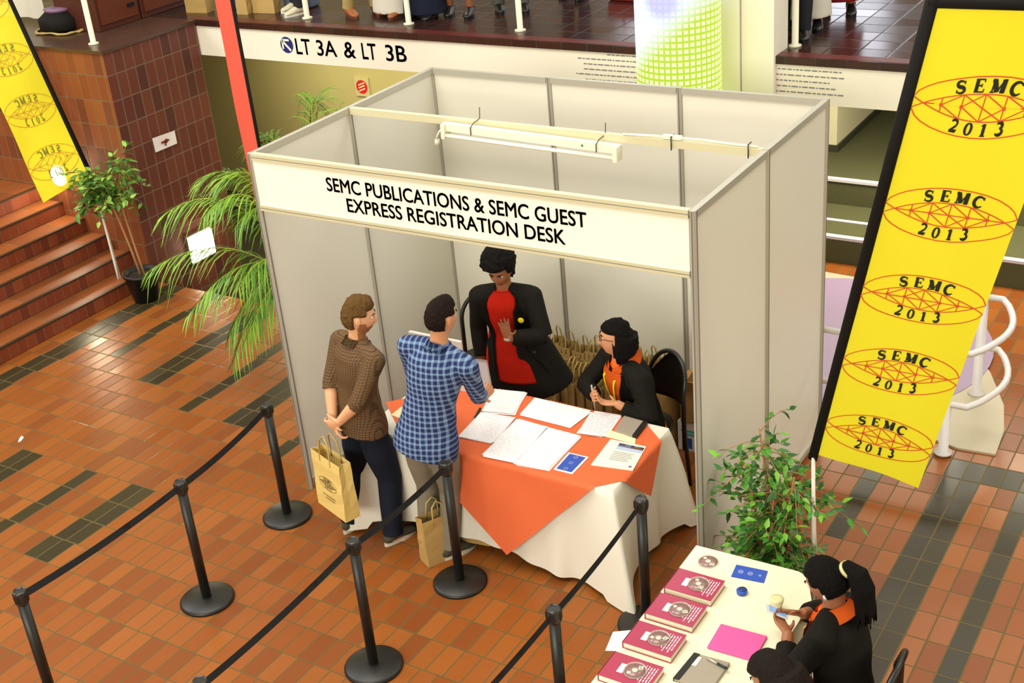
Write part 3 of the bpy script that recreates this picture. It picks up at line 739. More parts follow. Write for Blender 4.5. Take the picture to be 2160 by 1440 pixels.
cc = [(2.098, .09), (2.236, .092), (2.236, -.112), (2.108, -.112)]
b = B(); prism(b, cc, PZ, PZ + .004); obj('border', b, mat('card_white', '#e9e7e6', .5), t)
fc = bl((2.108, -.112, PZ + .0048), (2.236, -.112, PZ + .0048), (2.236, .092, PZ + .0048), (2.098, .09, PZ + .0048))
m_blue = mat('royal_blue_card', '#2c4fae', .4)
b = B(); rect(b, fc, .1, .9, .06, .94); obj('face', b, m_blue, t)
b = B(); f2 = lambda u, v: fc(u, v) + Vector((0, 0, .0006))
for v in (.18, .5, .82):
    b = B(); strip2(b, [(.5 + .09 * cos(a * pi / 8), v + .05 * sin(a * pi / 8)) for a in range(16)], .03, f2, closed=True); obj('emblem_print', b, mat('pale_blue_ink', '#8d99c4', .5), t)
t = thing('pen', (1.325, .262, PZ), 'dark green pen lying on the orange cloth beside the sheets', 'pen')
b = B(); tube(b, [(1.343, .198, PZ + .008), (1.308, .325, PZ + .008)], .0075, 10); obj('barrel', b, mat('pen_green', '#1f3326', .35), t)
b = B(); tube(b, [(1.343, .198, PZ + .008), (1.347, .185, PZ + .008)], [.006, .001], 8); obj('tip', b, m_alu, t)
t = thing('cream_slip', (.845, .06, PZ), 'cream paper slip on the left end of the orange cloth', 'paper')
b = B(); prism(b, [(.80, .03), (.80, .15), (1.0, .14), (1.0, .0)], PZ, PZ + .002); obj('sheet', b, mat('cream_paper', '#e9dcae', .6), t)
t = thing('display_board', (.87, .5, DZ + .01), 'white board standing on the back left corner of the desk', 'board')
b = B(); box(b, .665, 1.085, .49, .515, DZ + .01, 1.13); bev(obj('board', b, mat('white_board', '#e8e4dc', .45), t), .004)
b = B(); box(b, .70, 1.05, .44, .57, DZ + .0075, DZ + .02); obj('foot', b, m_alu, t)

t = thing('paper_scrap', (-2.61, -.41, 0), 'tiny scrap of white paper lying on the tiled floor at the far left', 'litter')
b = B(); prism(b, [(-2.64, -.38), (-2.60, -.39), (-2.575, -.44), (-2.585, -.46), (-2.615, -.425)], .001, .006); obj('scrap', b, mat('white_carton', '#dcd8d2', .6), t)

# ================================================================== CHAIRS
m_chair = mat('black_lacquer', '#14120f', .35, .5)
def cafe_chair(loc, rz, label, solid=False, hb=.84):
    t = thing('cafe_chair', loc, label, 'chair', None, rz)     # faces local -Y
    b = B(); lathe2(b, [(.19, .435), (.205, .445), (.205, .465), (.185, .475)], 32); obj('seat', b, m_chair, t, local=True)
    for sx_ in (-1, 1):
        b = B(); tube(b, [(.14 * sx_, -.14, .44), (.19 * sx_, -.20, 0)], [.016, .012], 10); obj('leg', b, m_chair, t, local=True)
    arch = lambda w, h, n=16: [(-w, .17 + .02, .30)] + [(-w * cos(pi * i / n) , .19 + .07 * sin(pi * i / n), h - .20 + .20 * sin(pi * i / n)) for i in range(n + 1)] + [(w, .17 + .02, .30)]
    for sx_ in (-1, 1):
        b = B(); tube(b, [(.205 * sx_, .19, .45), (.20 * sx_, .23, 0)], [.016, .012], 10); obj('leg', b, m_chair, t, local=True)
    b = B(); tube(b, arch(.205, hb), .016, 10); obj('back_arch', b, m_chair, t, local=True)
    if solid:
        b = B(); grid(b, lambda u, v: (.2 * (2 * u - 1), .19 + .07 * sin(pi * u) + .01, .55 + v * (hb - .20 + .195 * sin(pi * u) - .55)), 16, 6)
        bmesh.ops.solidify(b, geom=list(b.faces), thickness=.014); obj('back_panel', b, m_chair, t, local=True)
    else:
        b = B(); tube(b, arch(.12, hb - .10), .012, 10); obj('inner_arch', b, m_chair, t, local=True)
    b = B(); tube(b, [(.14 * cos(a * pi / 12), .14 * sin(a * pi / 12), .25) for a in range(25)], .008, 6, caps=False); obj('leg_ring', b, m_chair, t, local=True)
    return t
cafe_chair((.62, 1.42, 0), .35, 'black bentwood chair with a looped back, empty, behind the standing woman', hb=.90)
cafe_chair((2.13, 1.02, 0), -.55, 'black chair under the seated woman at the registration desk', solid=True, hb=.92)
cafe_chair((4.18, -1.03, 0), -pi / 2, 'black chair under the ponytailed woman at the book table', solid=True, hb=.88)
cafe_chair((4.20, -1.78, 0), -pi / 2, 'black chair at the bottom edge under the second woman at the book table', solid=True, hb=.84)

# ================================================================== BAGS AND CARTONS
m_kraft = mat('kraft_paper', '#b4945a', .75, .2, var=.05, vscale=14, bump=.1, bscale=30)
m_kraftl = mat('pale_kraft_paper', '#dcbf72', .7, .2, var=.04, vscale=14, bump=.08, bscale=25)
m_rope = mat('kraft_cord', '#b39a58', .7)
m_brownprint = mat('brown_print', '#5a4424', .7)
def paper_bag(name, M, w, h, d, m, label, group=None, logo=False, lean=0.0, handle=.12, up=True, print_mat=None):
    """bag with its base centre at M, wide face along local x"""
    t = thing(name, M.translation, label, 'paper bag', group)
    b = B(); rr = random.Random(hash(label) % 1000 if False else int(w * 1000 + h * 313 + M.translation.x * 1000) % 9999)
    n = 6
    def P(x, y, z): return M @ Vector((x, y, z))
    pin = .45 * d / 2
    rows = []
    for j in range(n + 1):
        z = h * j / n; k = j / n
        y = d / 2 * (1 - .25 * k); g_ = pin * min(1, max(0, (k - .25) / .5)) * .6
        jt = lambda: (rr.random() - .5) * .006 * (j > 0)
        ring = [(-w / 2, -y), (0, -y - .004 * k), (w / 2, -y), (w / 2 - g_, 0), (w / 2, y), (0, y + .004 * k), (-w / 2, y), (-w / 2 + g_, 0)]
        rows.append([b.verts.new(P(p[0] + jt(), p[1] + jt(), z)) for p in ring])
    for j in range(n):
        for i in range(8): b.faces.new((rows[j][i], rows[j][(i + 1) % 8], rows[j + 1][(i + 1) % 8], rows[j + 1][i]))
    b.faces.new(rows[0][::-1])
    bmesh.ops.recalc_face_normals(b, faces=b.faces)
    bmesh.ops.solidify(b, geom=list(b.faces), thickness=.0016)
    obj('bag_body', b, m, t)
    for s in (-1, 1):
        y = s * d / 2 * .76
        b = B(); q = [P(-w * .18, y, h - .05), P(-w * .18, y, h), P(-w * .15, y * 1.0 * lean if lean else y * .8, h + handle * .7), P(0, y * .6, h + handle), P(w * .15, y * .8, h + handle * .7), P(w * .18, y, h), P(w * .18, y, h - .05)]
        tube(b, q, .0055, 8); obj('handle', b, m_rope, t)
    if logo:
        b = B(); f = lambda u, v: P(u * w * .62, -d / 2 * (1 - .25 * (.52 + v * w * .62 / h)) - .0045, h * .52 + v * w * .62)
        emblem(b, f, 0, 0, sw=.014)
        for i, (x0, x1) in enumerate(((-.35, .35), (-.22, .3))):
            x = x0
            while x < x1:
                strip2(b, [(x, -.44 - .10 * i), (min(x1, x + .05), -.44 - .10 * i)], .035, f); x += .075
        obj('print', b, print_mat or m_brownprint, t)
    return t
# bag held by the man in brown: wide face towards the camera
paper_bag('paper_bag', frame((.665, -.455, .285), (.31, -.11, 0), (.11, .31, 0)), .335, .41, .11, m_kraftl, 'pale kraft bag with a printed emblem held behind his back by the man in brown', logo=True, handle=.15)
paper_bag('paper_bag', frame((1.315, -.29, 0), (.45, .9, 0), (-.9, .45, 0)), .24, .33, .12, m_kraft, 'kraft bag standing on the floor at the feet of the man in the blue shirt', handle=.11)
paper_bag('paper_bag', frame((1.48, -.10, .06), (1, .15, 0), (-.15, 1, 0)), .22, .34, .10, m_kraft, 'kraft bag on the right of the legs of the man in the blue shirt', handle=.06)
rr = random.Random(11)
for i in range(13):
    x = .98 + i * .073
    paper_bag('paper_bag', frame((x, 1.56 + rr.random() * .05, 0), (.06 * rr.random() - .03, 1, 0), (-1, .06 * rr.random() - .03, 0)), .32, .40 + rr.random() * .02, .062, m_kraft,
              'kraft paper bag standing in the tight row along the booth back wall', 'kraft bags in the row along the back wall', handle=.10)
for i in range(9):
    x = .96 + i * .115
    paper_bag('paper_bag', frame((x, 1.86 + rr.random() * .03, 0), (1, .15 * rr.random() - .07, 0), (-.1, 1, 0)), .11, .43 + rr.random() * .04, .16, m_kraft,
              'kraft paper bag at the very back of the row, against the booth back wall', 'kraft bags against the back wall', handle=.10)
for i, (x, y) in enumerate(((2.0, 1.50), (2.08, 1.58))):
    paper_bag('paper_bag', frame((x, y, 0), (.25, 1, 0), (-1, .25, 0)), .30, .47, .07, m_kraft, ('nearer' if i == 0 else 'further') + ' kraft bag standing between the seated woman\'s chair and the cartons', handle=.08)
t = thing('carton', (2.38, 1.70, 0), 'white carton with teal and blue lettering on the floor in the booth corner', 'carton')
m_wc = mat('white_carton', '#dcd8d2', .6)
b = B(); box(b, 2.15, 2.61, 1.50, 1.84, 0, .235); bev(obj('box_body', b, m_wc, t), .004)
b = B(); fr = lambda u, v: (2.15 + .46 * u, 1.4985, .235 * v)
for q in ((.06, .14, .80, .84), (.06, .30, .66, .74), (.12, .28, .54, .62), (.36, .46, .52, .76), (.44, .54, .52, .60), (.62, .9, .66, .74)): rect(b, fr, *q, 0)
for q in ((.08, .24, .10, .46), (.33, .40, .20, .40), (.30, .52, .08, .16), (.56, .66, .1, .44), (.72, .92, .1, .2)): rect(b, fr, *q, 1)
obj('print', b, [mat('teal_print', '#3fb3a6', .5), mat('blue_print', '#2a55a8', .5)], t)
t = thing('carton', (2.4, 1.72, .24), 'open brown carton tilted on top of the white carton in the booth corner', 'carton')
M = Matrix.Translation((2.4, 1.69, .24)) @ Matrix.Rotation(.12, 4, 'Z')
m_card = mat('brown_cardboard', '#a8844e', .7, var=.05, vscale=9)
b = B()
for q in ((-.24, .24, -.18, -.174, 0, .26), (-.24, .24, .164, .17, 0, .26), (-.24, -.234, -.18, .17, 0, .26), (.234, .24, -.18, .17, 0, .26), (-.24, .24, -.18, .17, 0, .006)): box(b, *q, M)
obj('box_body', b, m_card, t)
for k, (p, ax, an) in enumerate((((0, -.18, .26), 'X', 2.2), ((-.24, 0, .26), 'Y', -.7))):
    Mk = M @ Matrix.Translation(p) @ Matrix.Rotation(an, 4, ax); b = B()
    box(b, *((-.235, .235, 0, .15, 0, .005) if ax == 'X' else (-.15, 0, -.17, .165, 0, .005)), Mk); obj('flap', b, m_card, t)

# ================================================================== BOOK TABLE
BT = .745
t = thing('book_table', (3.53, -1.4, 0), 'folding table of the book display at the bottom right, under a white cover', 'table')
b = B(); box(b, 3.2, 3.85, -2.5, -.62, BT - .035, BT - .008); obj('tabletop', b, _M['table_laminate'], t)
for x in (3.28, 3.76):
    for y in (-.72, -2.3):
        b = B(); tube(b, [(x, y, 0), (x, y, BT - .03)], .015); obj('leg', b, _M['dark_skirting'], t)
m_tc = mat('cream_table_cover', '#e4dfc2', .6, .25, var=.02, vscale=2)
out_ = [(3.175, -.436), (3.74, -.425), (3.80, -.45), (3.88, -.62), (3.885, -2.52), (3.175, -2.52)]
b = B(); prism(b, out_, BT - .006, BT)
n = len(out_)
for i in range(n):
    p, q = Vector(out_[i]), Vector(out_[(i + 1) % n]); e = (q - p).normalized(); nn = Vector((-e.y, e.x))
    f = lambda u, v: ((p + (q - p) * u + nn * (.003 + .03 * v + .010 * v * sin(u * (q - p).length * 25)))[0], (p + (q - p) * u + nn * (.003 + .03 * v + .010 * v * sin(u * (q - p).length * 25)))[1], BT - .001 - .42 * v)
    grid(b, f, max(2, int((q - p).length * 40)), 5)
tag(obj('table_cover', b, m_tc, recalc=True), 'cream white cover hanging over the book table', 'tablecloth')
tag(obj('loose_paper', (lambda bb: (prism(bb, [(3.10, -1.26), (3.19, -1.20), (3.22, -1.36), (3.13, -1.40)], BT + .0005, BT + .0015), bb)[1])(B()), m_wc), 'small loose white paper sticking out past the left edge of the book table', 'paper')
m_cover = mat('maroon_cover', '#a5304f', .2, .6)
m_pages = mat('book_pages', '#e6dec6', .7)
m_print = mat('white_print', '#e8dfe2', .5)
m_clear = mat('clear_plastic', '#d9d4c2', .12, .6, alpha=.35)
m_disc = mat('disc_print', '#8d6a66', .2, .6); m_disc2 = mat('disc_print_pale', '#cfc4b4', .25, .6); m_green = mat('disc_green_print', '#3c7a70', .3)
def book(y, label):
    t = thing('book', (3.325, y, BT), label, 'book', 'maroon books in a row on the book table', -.005)
    th = .038
    b = B(); box(b, -.125, .125, -.086, .086, .003, th - .003); obj('page_block', b, m_pages, t, local=True)
    b = B(); box(b, -.129, .128, -.09, .09, th - .003, th); box(b, -.129, .128, -.09, .09, 0, .003); box(b, -.130, -.126, -.09, .09, 0, th); obj('cover', b, m_cover, t, local=True)
    b = B(); f = lambda u, v: (u, v, th + .0006)
    rr = random.Random(3)
    for i in range(5):
        x = .056 + i * .0135; L0 = -.045 - .02 * (i % 2); v = L0
        while v < .06:
            w = .008 + .016 * rr.random(); strip2(b, [(x, v), (x, min(v + w, .065))], .0055, f); v += w + .005
    obj('title_print', b, m_print, t, local=True)
    b = B(); rect(b, f, -.06, -.03, -.035, .03); obj('cover_patch', b, m_print, t, local=True)
    return t
def cd(loc, label, r=.056, rot=0.0):
    t = thing('disc', loc, label, 'disc', None, rot)
    ann = lambda b, r0, r1, z, mi=0, a0=0, a1=360: [b.faces.new([b.verts.new((rr_ * cos(radians(a)), rr_ * sin(radians(a)), z)) for rr_, a in ((r0, A_), (r1, A_), (r1, A_ + (a1 - a0) / 48), (r0, A_ + (a1 - a0) / 48))]) for A_ in [a0 + (a1 - a0) * i / 48 for i in range(48)]]
    b = B(); lathe2(b, [(.2 * r, 0), (r, 0), (r * 1.02, .004), (r, .008), (.97 * r, .008), (.95 * r, .003), (.2 * r, .003)], 48); obj('clear_case', b, m_clear, t, local=True)
    b = B(); lathe2(b, [(.16 * r, .0032), (.86 * r, .0032), (.86 * r, .0045), (.16 * r, .0045)], 48); o = obj('printed_disc', b, m_disc, t, local=True)
    b = B(); lathe2(b, [(.12 * r, .004), (.26 * r, .004), (.26 * r, .0075), (.12 * r, .0075)], 32); obj('hub', b, m_disc2, t, local=True)
    f = lambda u, v: (u * r, v * r, .0050)
    b = B(); rect(b, f, .15, .62, -.62, -.22, 0); rect(b, f, -.5, -.2, .3, .62, 0); rect(b, lambda u, v: (u * r, v * r, .0054), .2, .34, -.52, -.42, 1); rect(b, lambda u, v: (u * r, v * r, .0054), .42, .52, -.42, -.3, 1)
    obj('print', b, [m_disc2, m_green], o, local=True)
    return t
for y, w in ((-.79, 'furthest from the camera, beside the lone disc'), (-1.014, 'second from the far end of the row'), (-1.256, 'third from the far end of the row'), (-1.51, 'nearest the camera, at the bottom edge')):
    book(y, 'maroon book with a disc on its cover, ' + w)
for i, (y, w) in enumerate(((-.785, 'furthest'), (-1.01, 'second'), (-1.25, 'third'), (-1.505, 'nearest'))):
    cd((3.345, y, BT + .0395), 'clear cased disc lying on the ' + w + ' maroon book' + (' from the far end' if w in ('second', 'third') else ''), rot=.6 * i)
cd((3.292, -.545, BT + .001), 'clear cased disc lying alone on the far corner of the book table', rot=.3)
t = thing('blue_leaflet', (3.525, -.553, BT), 'blue leaflet with pale emblems near the far edge of the book table', 'leaflet')
b = B(); prism(b, [(3.434, -.508), (3.60, -.492), (3.618, -.592), (3.448, -.612)], BT + .001, BT + .004); obj('sheet', b, m_blue, t)
fl = bl((3.448, -.612, BT + .0045), (3.618, -.592, BT + .0045), (3.60, -.492, BT + .0045), (3.434, -.508, BT + .0045))
for u, s in ((.22, 1), (.52, 1.0), (.82, .6)):
    b = B(); strip2(b, [(u + .06 * s * cos(a * pi / 8), .5 + .13 * s * sin(a * pi / 8)) for a in range(16)], .04 * s, fl, closed=True); rect(b, fl, u - .02 * s, u + .02 * s, .45, .56)
    obj('emblem_print', b, _M['pale_blue_ink'], t)
t = thing('clip_tin', (3.55, -.715, BT), 'small round blue tin beside the blue leaflet on the book table', 'tin')
b = B(); lathe2(b, [(.02, 0), (.026, .002), (.028, .02), (.024, .024)], 28, (3.55, -.715, BT + .001)); obj('tin', b, m_blue, t)
b = B(); lathe2(b, [(.018, .024), (.019, .0265), (.010, .027)], 24, (3.553, -.712, BT + .001)); obj('lid', b, mat('tin_dark_blue', '#1c2a70', .2, .6), t)
t = thing('pink_folder', (3.675, -1.08, BT), 'bright pink folder on the book table in front of the ponytailed woman', 'folder')
b = B(); prism(b, [(3.553, -.99), (3.79, -.98), (3.797, -1.17), (3.562, -1.177)], BT + .001, BT + .014); bev(obj('cover', b, mat('pink_card', '#e0559a', .5, var=.03, vscale=20), t), .004)
notebook('grey notebook with a black spine and a label, next to the pink folder', [(3.53, -1.245), (3.705, -1.235), (3.70, -1.45), (3.515, -1.45)], BT + .001, (0, 3), '#9f9a78')
t = thing('white_label', (3.56, -1.29, BT + .017), 'small white label card on the grey notebook by the pink folder', 'card')
b = B(); prism(b, [(3.545, -1.265), (3.575, -1.262), (3.573, -1.33), (3.543, -1.333)], BT + .0178, BT + .0186); obj('card', b, m_wc, t)
t = thing('pen', (3.65, -1.28, BT + .02), 'silver and green pen lying on the grey notebook by the pink folder', 'pen')
b = B(); tube(b, [(3.60, -1.262, BT + .025), (3.66, -1.277, BT + .025)], .006, 10); obj('barrel', b, m_alu, t)
b = B(); tube(b, [(3.66, -1.277, BT + .025), (3.715, -1.29, BT + .025)], .0065, 10); obj('grip', b, mat('pen_green', '#1f3326', .35), t)

# ================================================================== BANNERS
m_flag = mat('yellow_banner_cloth', '#f4ea34', .7, .2, trans=0.0, bump=.12, bscale=9)
_g = NT(m_flag); _tr = _g.n.new('ShaderNodeBsdfTranslucent'); _tr.inputs[0].default_value = lin('#f4e020') + (1,); _mx = _g.n.new('ShaderNodeMixShader'); _mx.inputs[0].default_value = .25
_g.l.new(_g.n['Principled BSDF'].outputs[0], _mx.inputs[1]); _g.l.new(_tr.outputs[0], _mx.inputs[2]); _tp = _g.n.new('ShaderNodeBsdfTransparent'); _m2 = _g.n.new('ShaderNodeMixShader'); _m2.inputs[0].default_value = 0.0; _g.l.new(_mx.outputs[0], _m2.inputs[1]); _g.l.new(_tp.outputs[0], _m2.inputs[2]); _g.l.new(_m2.outputs[0], _g.n['Material Output'].inputs[0])
m_flag2 = m_flag.copy(); m_flag2.name = 'thin_yellow_banner_cloth'; m_flag2.node_tree.nodes[_m2.name].inputs[0].default_value = .06
m_ered = mat('emblem_red', '#d8582c', .6); m_eblk = mat('emblem_black', '#22241a', .6)
m_sleeve = mat('black_sleeve', '#14110e', .75, .2)
m_pole = mat('white_pole', '#d9d2c4', .4)
def banner(name, label, P0, P1, e0, e1, W, spec, back=False, flag=m_flag, emb=True, rip=.012, base=None, tex=1.0, arm=True, sw=.0085, lower=True, cross=.3):
    P0, P1, e0, e1 = map(Vector, (P0, P1, e0, e1)); up = (P1 - P0).normalized(); L = (P1 - P0).length
    nrm = e0.cross(up).normalized()
    t = thing(name, base, label, 'banner')
    def S(u, v):                      # u metres from the pole, v metres from the bottom
        k = v / L; e = e0 * (1 - k) + e1 * k
        o = rip * sin(v * 3.1 + u * 4) * (u / W) + rip * .5 * sin(v * 7.3 + u * 9 + 1) * (u / W) + .3 * rip * sin(u * 14 + v * 2)
        dip = -.05 * (u / W) ** 2 * max(0, 1 - v / .35) if lower else 0
        return P0 + up * (v + dip) + e * u + nrm * o
    b = B(); grid(b, lambda a, c: S(.0 + W * a, L * c), 24, 90); obj('flag', b, flag, t)
    b = B(); tube(b, [P0 - up * .05, P0 + up * L * .33, P0 + up * L * .66, P1 + up * .02], [(.026, .012)] * 4, 12, ref=e0); obj('pole_sleeve', b, m_sleeve, t)
    if arm:
        b = B(); tube(b, [P1 + up * .0 - e1 * .01, P1 + e1 * W * .5, P1 + e1 * W], [(.024, .012)] * 3, 12, ref=up); obj('top_sleeve', b, m_sleeve, t)
    if emb:
        for v0 in spec:
            b = B()
            def f(x, y):
                return S(W / 2 + .012 + x, v0 + y * 1.27) + nrm * (-.004 if back else .004)
            emblem(b, f, 0, 1, s=.55, sw=sw)
            obj('emblem', b, [m_ered, m_eblk] if not back else [mat('emblem_red_through', '#c9962c', .7), mat('emblem_black_through', '#7d7a1c', .7)], t)
    base = Vector(base)
    b = B(); tube(b, [base + Vector((0, 0, .05)), base + Vector((0, 0, .3)), P0 - up * .02], .011, 10); tube(b, [base + Vector((.025, .01, .05)), P0 - up * .02], .006, 8); obj('pole_foot', b, m_pole, t)
    b = B(); 
    for a in (0, pi / 2): box(b, -cross, cross, -.016, .016, 0, .05, Matrix.Translation(base) @ Matrix.Rotation(a + .4, 4, 'Z'))
    obj('cross_base', b, m_sleeve, t)
    return t
banner('feather_banner', 'tall yellow banner on a black pole at the right, five emblems facing the camera', (3.612, .144, 1.10), (4.30, -.642, 3.722), (1, .0, -.04), (1, .05, 0), .575, [.27, .77, 1.27, 1.79, 2.36], base=(3.62, .16, 0))
banner('feather_banner', 'yellow banner seen from its reversed side at the upper left above the stairs', (-4.20, 2.10, 1.12), (-5.25, 2.33, 3.33), (-.05, -1, 0), (-.05, -1, .02), .58, [.27, .77, 1.27, 1.79, 2.36], back=True, flag=m_flag2, base=(-4.02, 1.98, .0), sw=.008)
va = radians(147)
banner('feather_banner', 'red banner seen edge on behind the left side of the booth', (-.98, 1.10, 1.52), (-.97, 1.06, 4.1), (cos(va), sin(va), 0), (cos(va), sin(va), 0), .56, [], flag=mat('red_banner_cloth', '#e05a48', .7, .2, bump=.1, bscale=9), emb=False, rip=.004, lower=False, base=(-.93, 1.13, 0), cross=.08)

# ================================================================== PLANTS
m_pot = mat('black_pot', '#16140f', .45, .4); m_soil = mat('dark_soil', '#241a10', .9)
m_leaf = [mat('ficus_leaf_%d' % i, c, .4, .4) for i, c in enumerate(('#2f6b1c', '#4b8a26', '#6fa832', '#245416'))]
m_leafl = [mat('ficus_pale_leaf_%d' % i, c, .45, .4) for i, c in enumerate(('#4c7a2a', '#6b9a38', '#8cb44a', '#3d6a24'))]
m_bark = mat('pale_bark', '#a5774a', .8)
def leaf(b, p, d, n, L, w, mi):
    d = d.normalized(); s = d.cross(n).normalized(); n = s.cross(d)
    tip = p + d * L - n * L * .18
    q = [p, p + d * L * .3 + s * w, p + d * L * .65 + s * w * .75 - n * L * .06, tip, p + d * L * .65 - s * w * .75 - n * L * .06, p + d * L * .3 - s * w]
    mid1 = p + d * L * .3 - n * w * .25; mid2 = p + d * L * .65 - n * (w * .25 + L * .06)
    v = [b.verts.new(x) for x in q]; m1, m2 = b.verts.new(mid1), b.verts.new(mid2)
    for f in ((v[0], m1, v[1]), (v[1], m1, m2, v[2]), (v[2], m2, v[3]), (v[0], v[5], m1), (v[5], v[4], m2, m1), (v[4], v[3], m2)):
        fc = b.faces.new(f); fc.material_index = mi; fc.smooth = True
def ficus(label, base, stems, twigs, leafL, mats, pot=(.105, .145, .24), seed=1, crown=None):
    rr = random.Random(seed); base = Vector(base); t = thing('potted_ficus', base, label, 'potted plant')
    r0, r1, ph = pot
    b = B(); lathe2(b, [(r0, 0), (r1, ph - .03), (r1 + .012, ph - .03), (r1 + .012, ph), (r1 - .008, ph), (r1 - .012, ph - .04)], 32, base); obj('pot', b, m_pot, t)
    b = B(); lathe2(b, [(r1 - .012, ph - .05), (r1 - .012, ph - .035), (.02, ph - .03)], 24, base); obj('soil', b, m_soil, t)
    for s in stems:
        b = B(); pts = [base + Vector(p) for p in s]; tube(b, pts, [.011 - .006 * i / (len(pts) - 1) for i in range(len(pts))], 8); obj('stem', b, m_bark, t)
    tb = B(); lb = B()
    for i in range(twigs):
        s = rr.choice(stems); k = rr.uniform(.35 if crown is None else crown[0], 1.0) * (len(s) - 1); j = min(int(k), len(s) - 2); p = base + Vector(s[j]).lerp(Vector(s[j + 1]), k - j)
        a = rr.uniform(0, 2 * pi); ln = rr.uniform(.10, .30) * (1 if crown is None else crown[1]); dr = Vector((cos(a), sin(a), rr.uniform(-.25, .75)))
        pts = [p + dr * ln * q - Vector((0, 0, .22 * ln * q * q * 2)) for q in (0, .35, .7, 1.0)]
        tube(tb, pts, [.003, .0025, .002, .0012], 5)
        for q in range(8):
            w = (q + 1) / 8; pp = pts[min(3, int(w * 3))].lerp(pts[min(3, int(w * 3) + 1)], w * 3 - int(w * 3)) if w < 1 else pts[3]
            sd = Vector((rr.uniform(-1, 1), rr.uniform(-1, 1), rr.uniform(-.7, .35)))
            leaf(lb, pp, (dr * .5 + sd), Vector((rr.uniform(-.5, .5), rr.uniform(-.5, .5), 1)), leafL * rr.uniform(.7, 1.25), leafL * .24, rr.randrange(len(mats)))
    obj('twigs', tb, m_bark, t); obj('foliage', lb, mats, t, recalc=False)
    return t
ficus('bushy green ficus in a pot beside the booth\'s right wall, behind the book table', (3.40, .13, 0),
      [[(0, 0, .2), (-.03, .02, .6), (-.06, .0, .95), (-.09, -.01, 1.2)], [(.03, 0, .2), (.06, -.02, .55), (.12, -.03, .95)], [(-.03, -.02, .2), (-.08, -.05, .55), (-.14, -.04, .95)], [(.01, .03, .2), (.07, .05, .6), (.16, .04, .85)], [(0, -.03, .2), (-.01, -.06, .45), (.02, -.08, .8)]], 175, .064, m_leaf, seed=4, crown=(.1, 1.2))
ficus('ficus with a sparse crown in a black pot at the foot of the stairs', (-3.64, 1.95, 0),
      [[(0, 0, .2), (-.06, 0, .5), (-.14, 0, .82), (-.24, 0, 1.1), (-.36, -.02, 1.28)], [(.03, .02, .2), (-.02, .02, .5), (-.08, .03, .85), (-.05, .02, 1.15), (.10, 0, 1.42)], [(-.02, .02, .2), (-.1, .01, .6), (-.2, .02, .9), (-.42, 0, 1.08)]], 95, .085, m_leafl, pot=(.115, .16, .29), seed=9, crown=(.66, 1.0))
# palm
m_palm = [mat('palm_leaflet_%d' % i, c, .45, .4) for i, c in enumerate(('#6a9a1e', '#86ae34', '#50801e'))]
m_rach = mat('palm_stalk', '#9aa83a', .5)
pb = Vector((-.92, 1.56, 0)); t = thing('potted_palm', pb, 'feathery green palm behind the left wall of the booth', 'potted plant')
b = B(); lathe2(b, [(.13, 0), (.18, .27), (.192, .27), (.192, .30), (.17, .30), (.165, .26)], 32, pb); obj('pot', b, m_pot, t)
b = B(); lathe2(b, [(.165, .25), (.165, .265), (.02, .27)], 24, pb); obj('soil', b, m_soil, t)
rr = random.Random(21)
tips = [((-1.02, 1.86, 2.10), .9), ((-1.55, 1.12, 1.66), .9), ((-1.85, 1.2, 1.62), .85), ((-1.85, .75, 1.50), .9), ((-1.9, .55, 1.12), .95), ((-1.5, .72, .92), .8), ((-1.45, .85, .50), .9), ((-1.1, .72, .62), .85), ((-1.2, .9, 1.45), .8), ((-.75, 2.05, 2.0), .8), ((-1.5, 1.6, 1.85), .8), ((-.7, .85, .8), .6), ((-1.62, .6, .75), .8), ((-1.0, .62, 1.1), .8), ((-1.6, 1.9, 1.3), .9), ((-1.9, 1.3, 1.35), .9), ((-1.3, .7, 1.6), .75), ((-1.28, .66, .35), .7)]
for tip, lf in tips:
    tip = Vector(tip); root = pb + Vector((rr.uniform(-.06, .06), rr.uniform(-.06, .06), .26)); hd = (tip - root); hd.z = 0
    ctrl = root + hd * .35 + Vector((0, 0, max(1.25, (tip.z - root.z) * 1.15 + .35)))
    C_ = lambda k: root * (1 - k) ** 2 + ctrl * 2 * k * (1 - k) + tip * k * k
    b = B(); tube(b, [C_(i / 14) for i in range(15)], [.009 - .007 * i / 14 for i in range(15)], 6); fr_ = obj('frond', b, m_rach, t)
    b = B(); N = 30
    for i in range(N):
        k = .36 + .64 * i / N; p = C_(k); d = (C_(min(1, k + .02)) - C_(k - .02)).normalized(); side = d.cross(Vector((0, 0, 1))).normalized()
        ln = rr.uniform(.30, .40) * lf * (sin(pi * min(1, .25 + .72 * (i / N))) ** .7) + .04
        for s in (-1, 1):
            dr = (side * s * rr.uniform(.5, .95) + d * rr.uniform(.7, 1.0) + Vector((0, 0, rr.uniform(-.15, .3)))).normalized(); up_ = side.cross(d) * 1.0
            rr_d = rr.uniform(.4, 1.0)
            pts = [p + dr * ln * q - Vector((0, 0, ln * rr_d * q * q)) for q in (0, .3, .65, 1)]
            wv = Vector((0, 0, 1)).cross(dr).normalized() * .0052 + Vector((0, 0, .002 * s))
            vs = [(b.verts.new(x - wv * ww), b.verts.new(x + wv * ww)) for x, ww in zip(pts, (.5, 1, .8, .08))]
            mi = rr.randrange(3)
            for a, c in zip(vs, vs[1:]):
                f = b.faces.new((a[0], a[1], c[1], c[0])); f.material_index = mi; f.smooth = True
    obj('leaflets', b, m_palm, fr_, recalc=False)

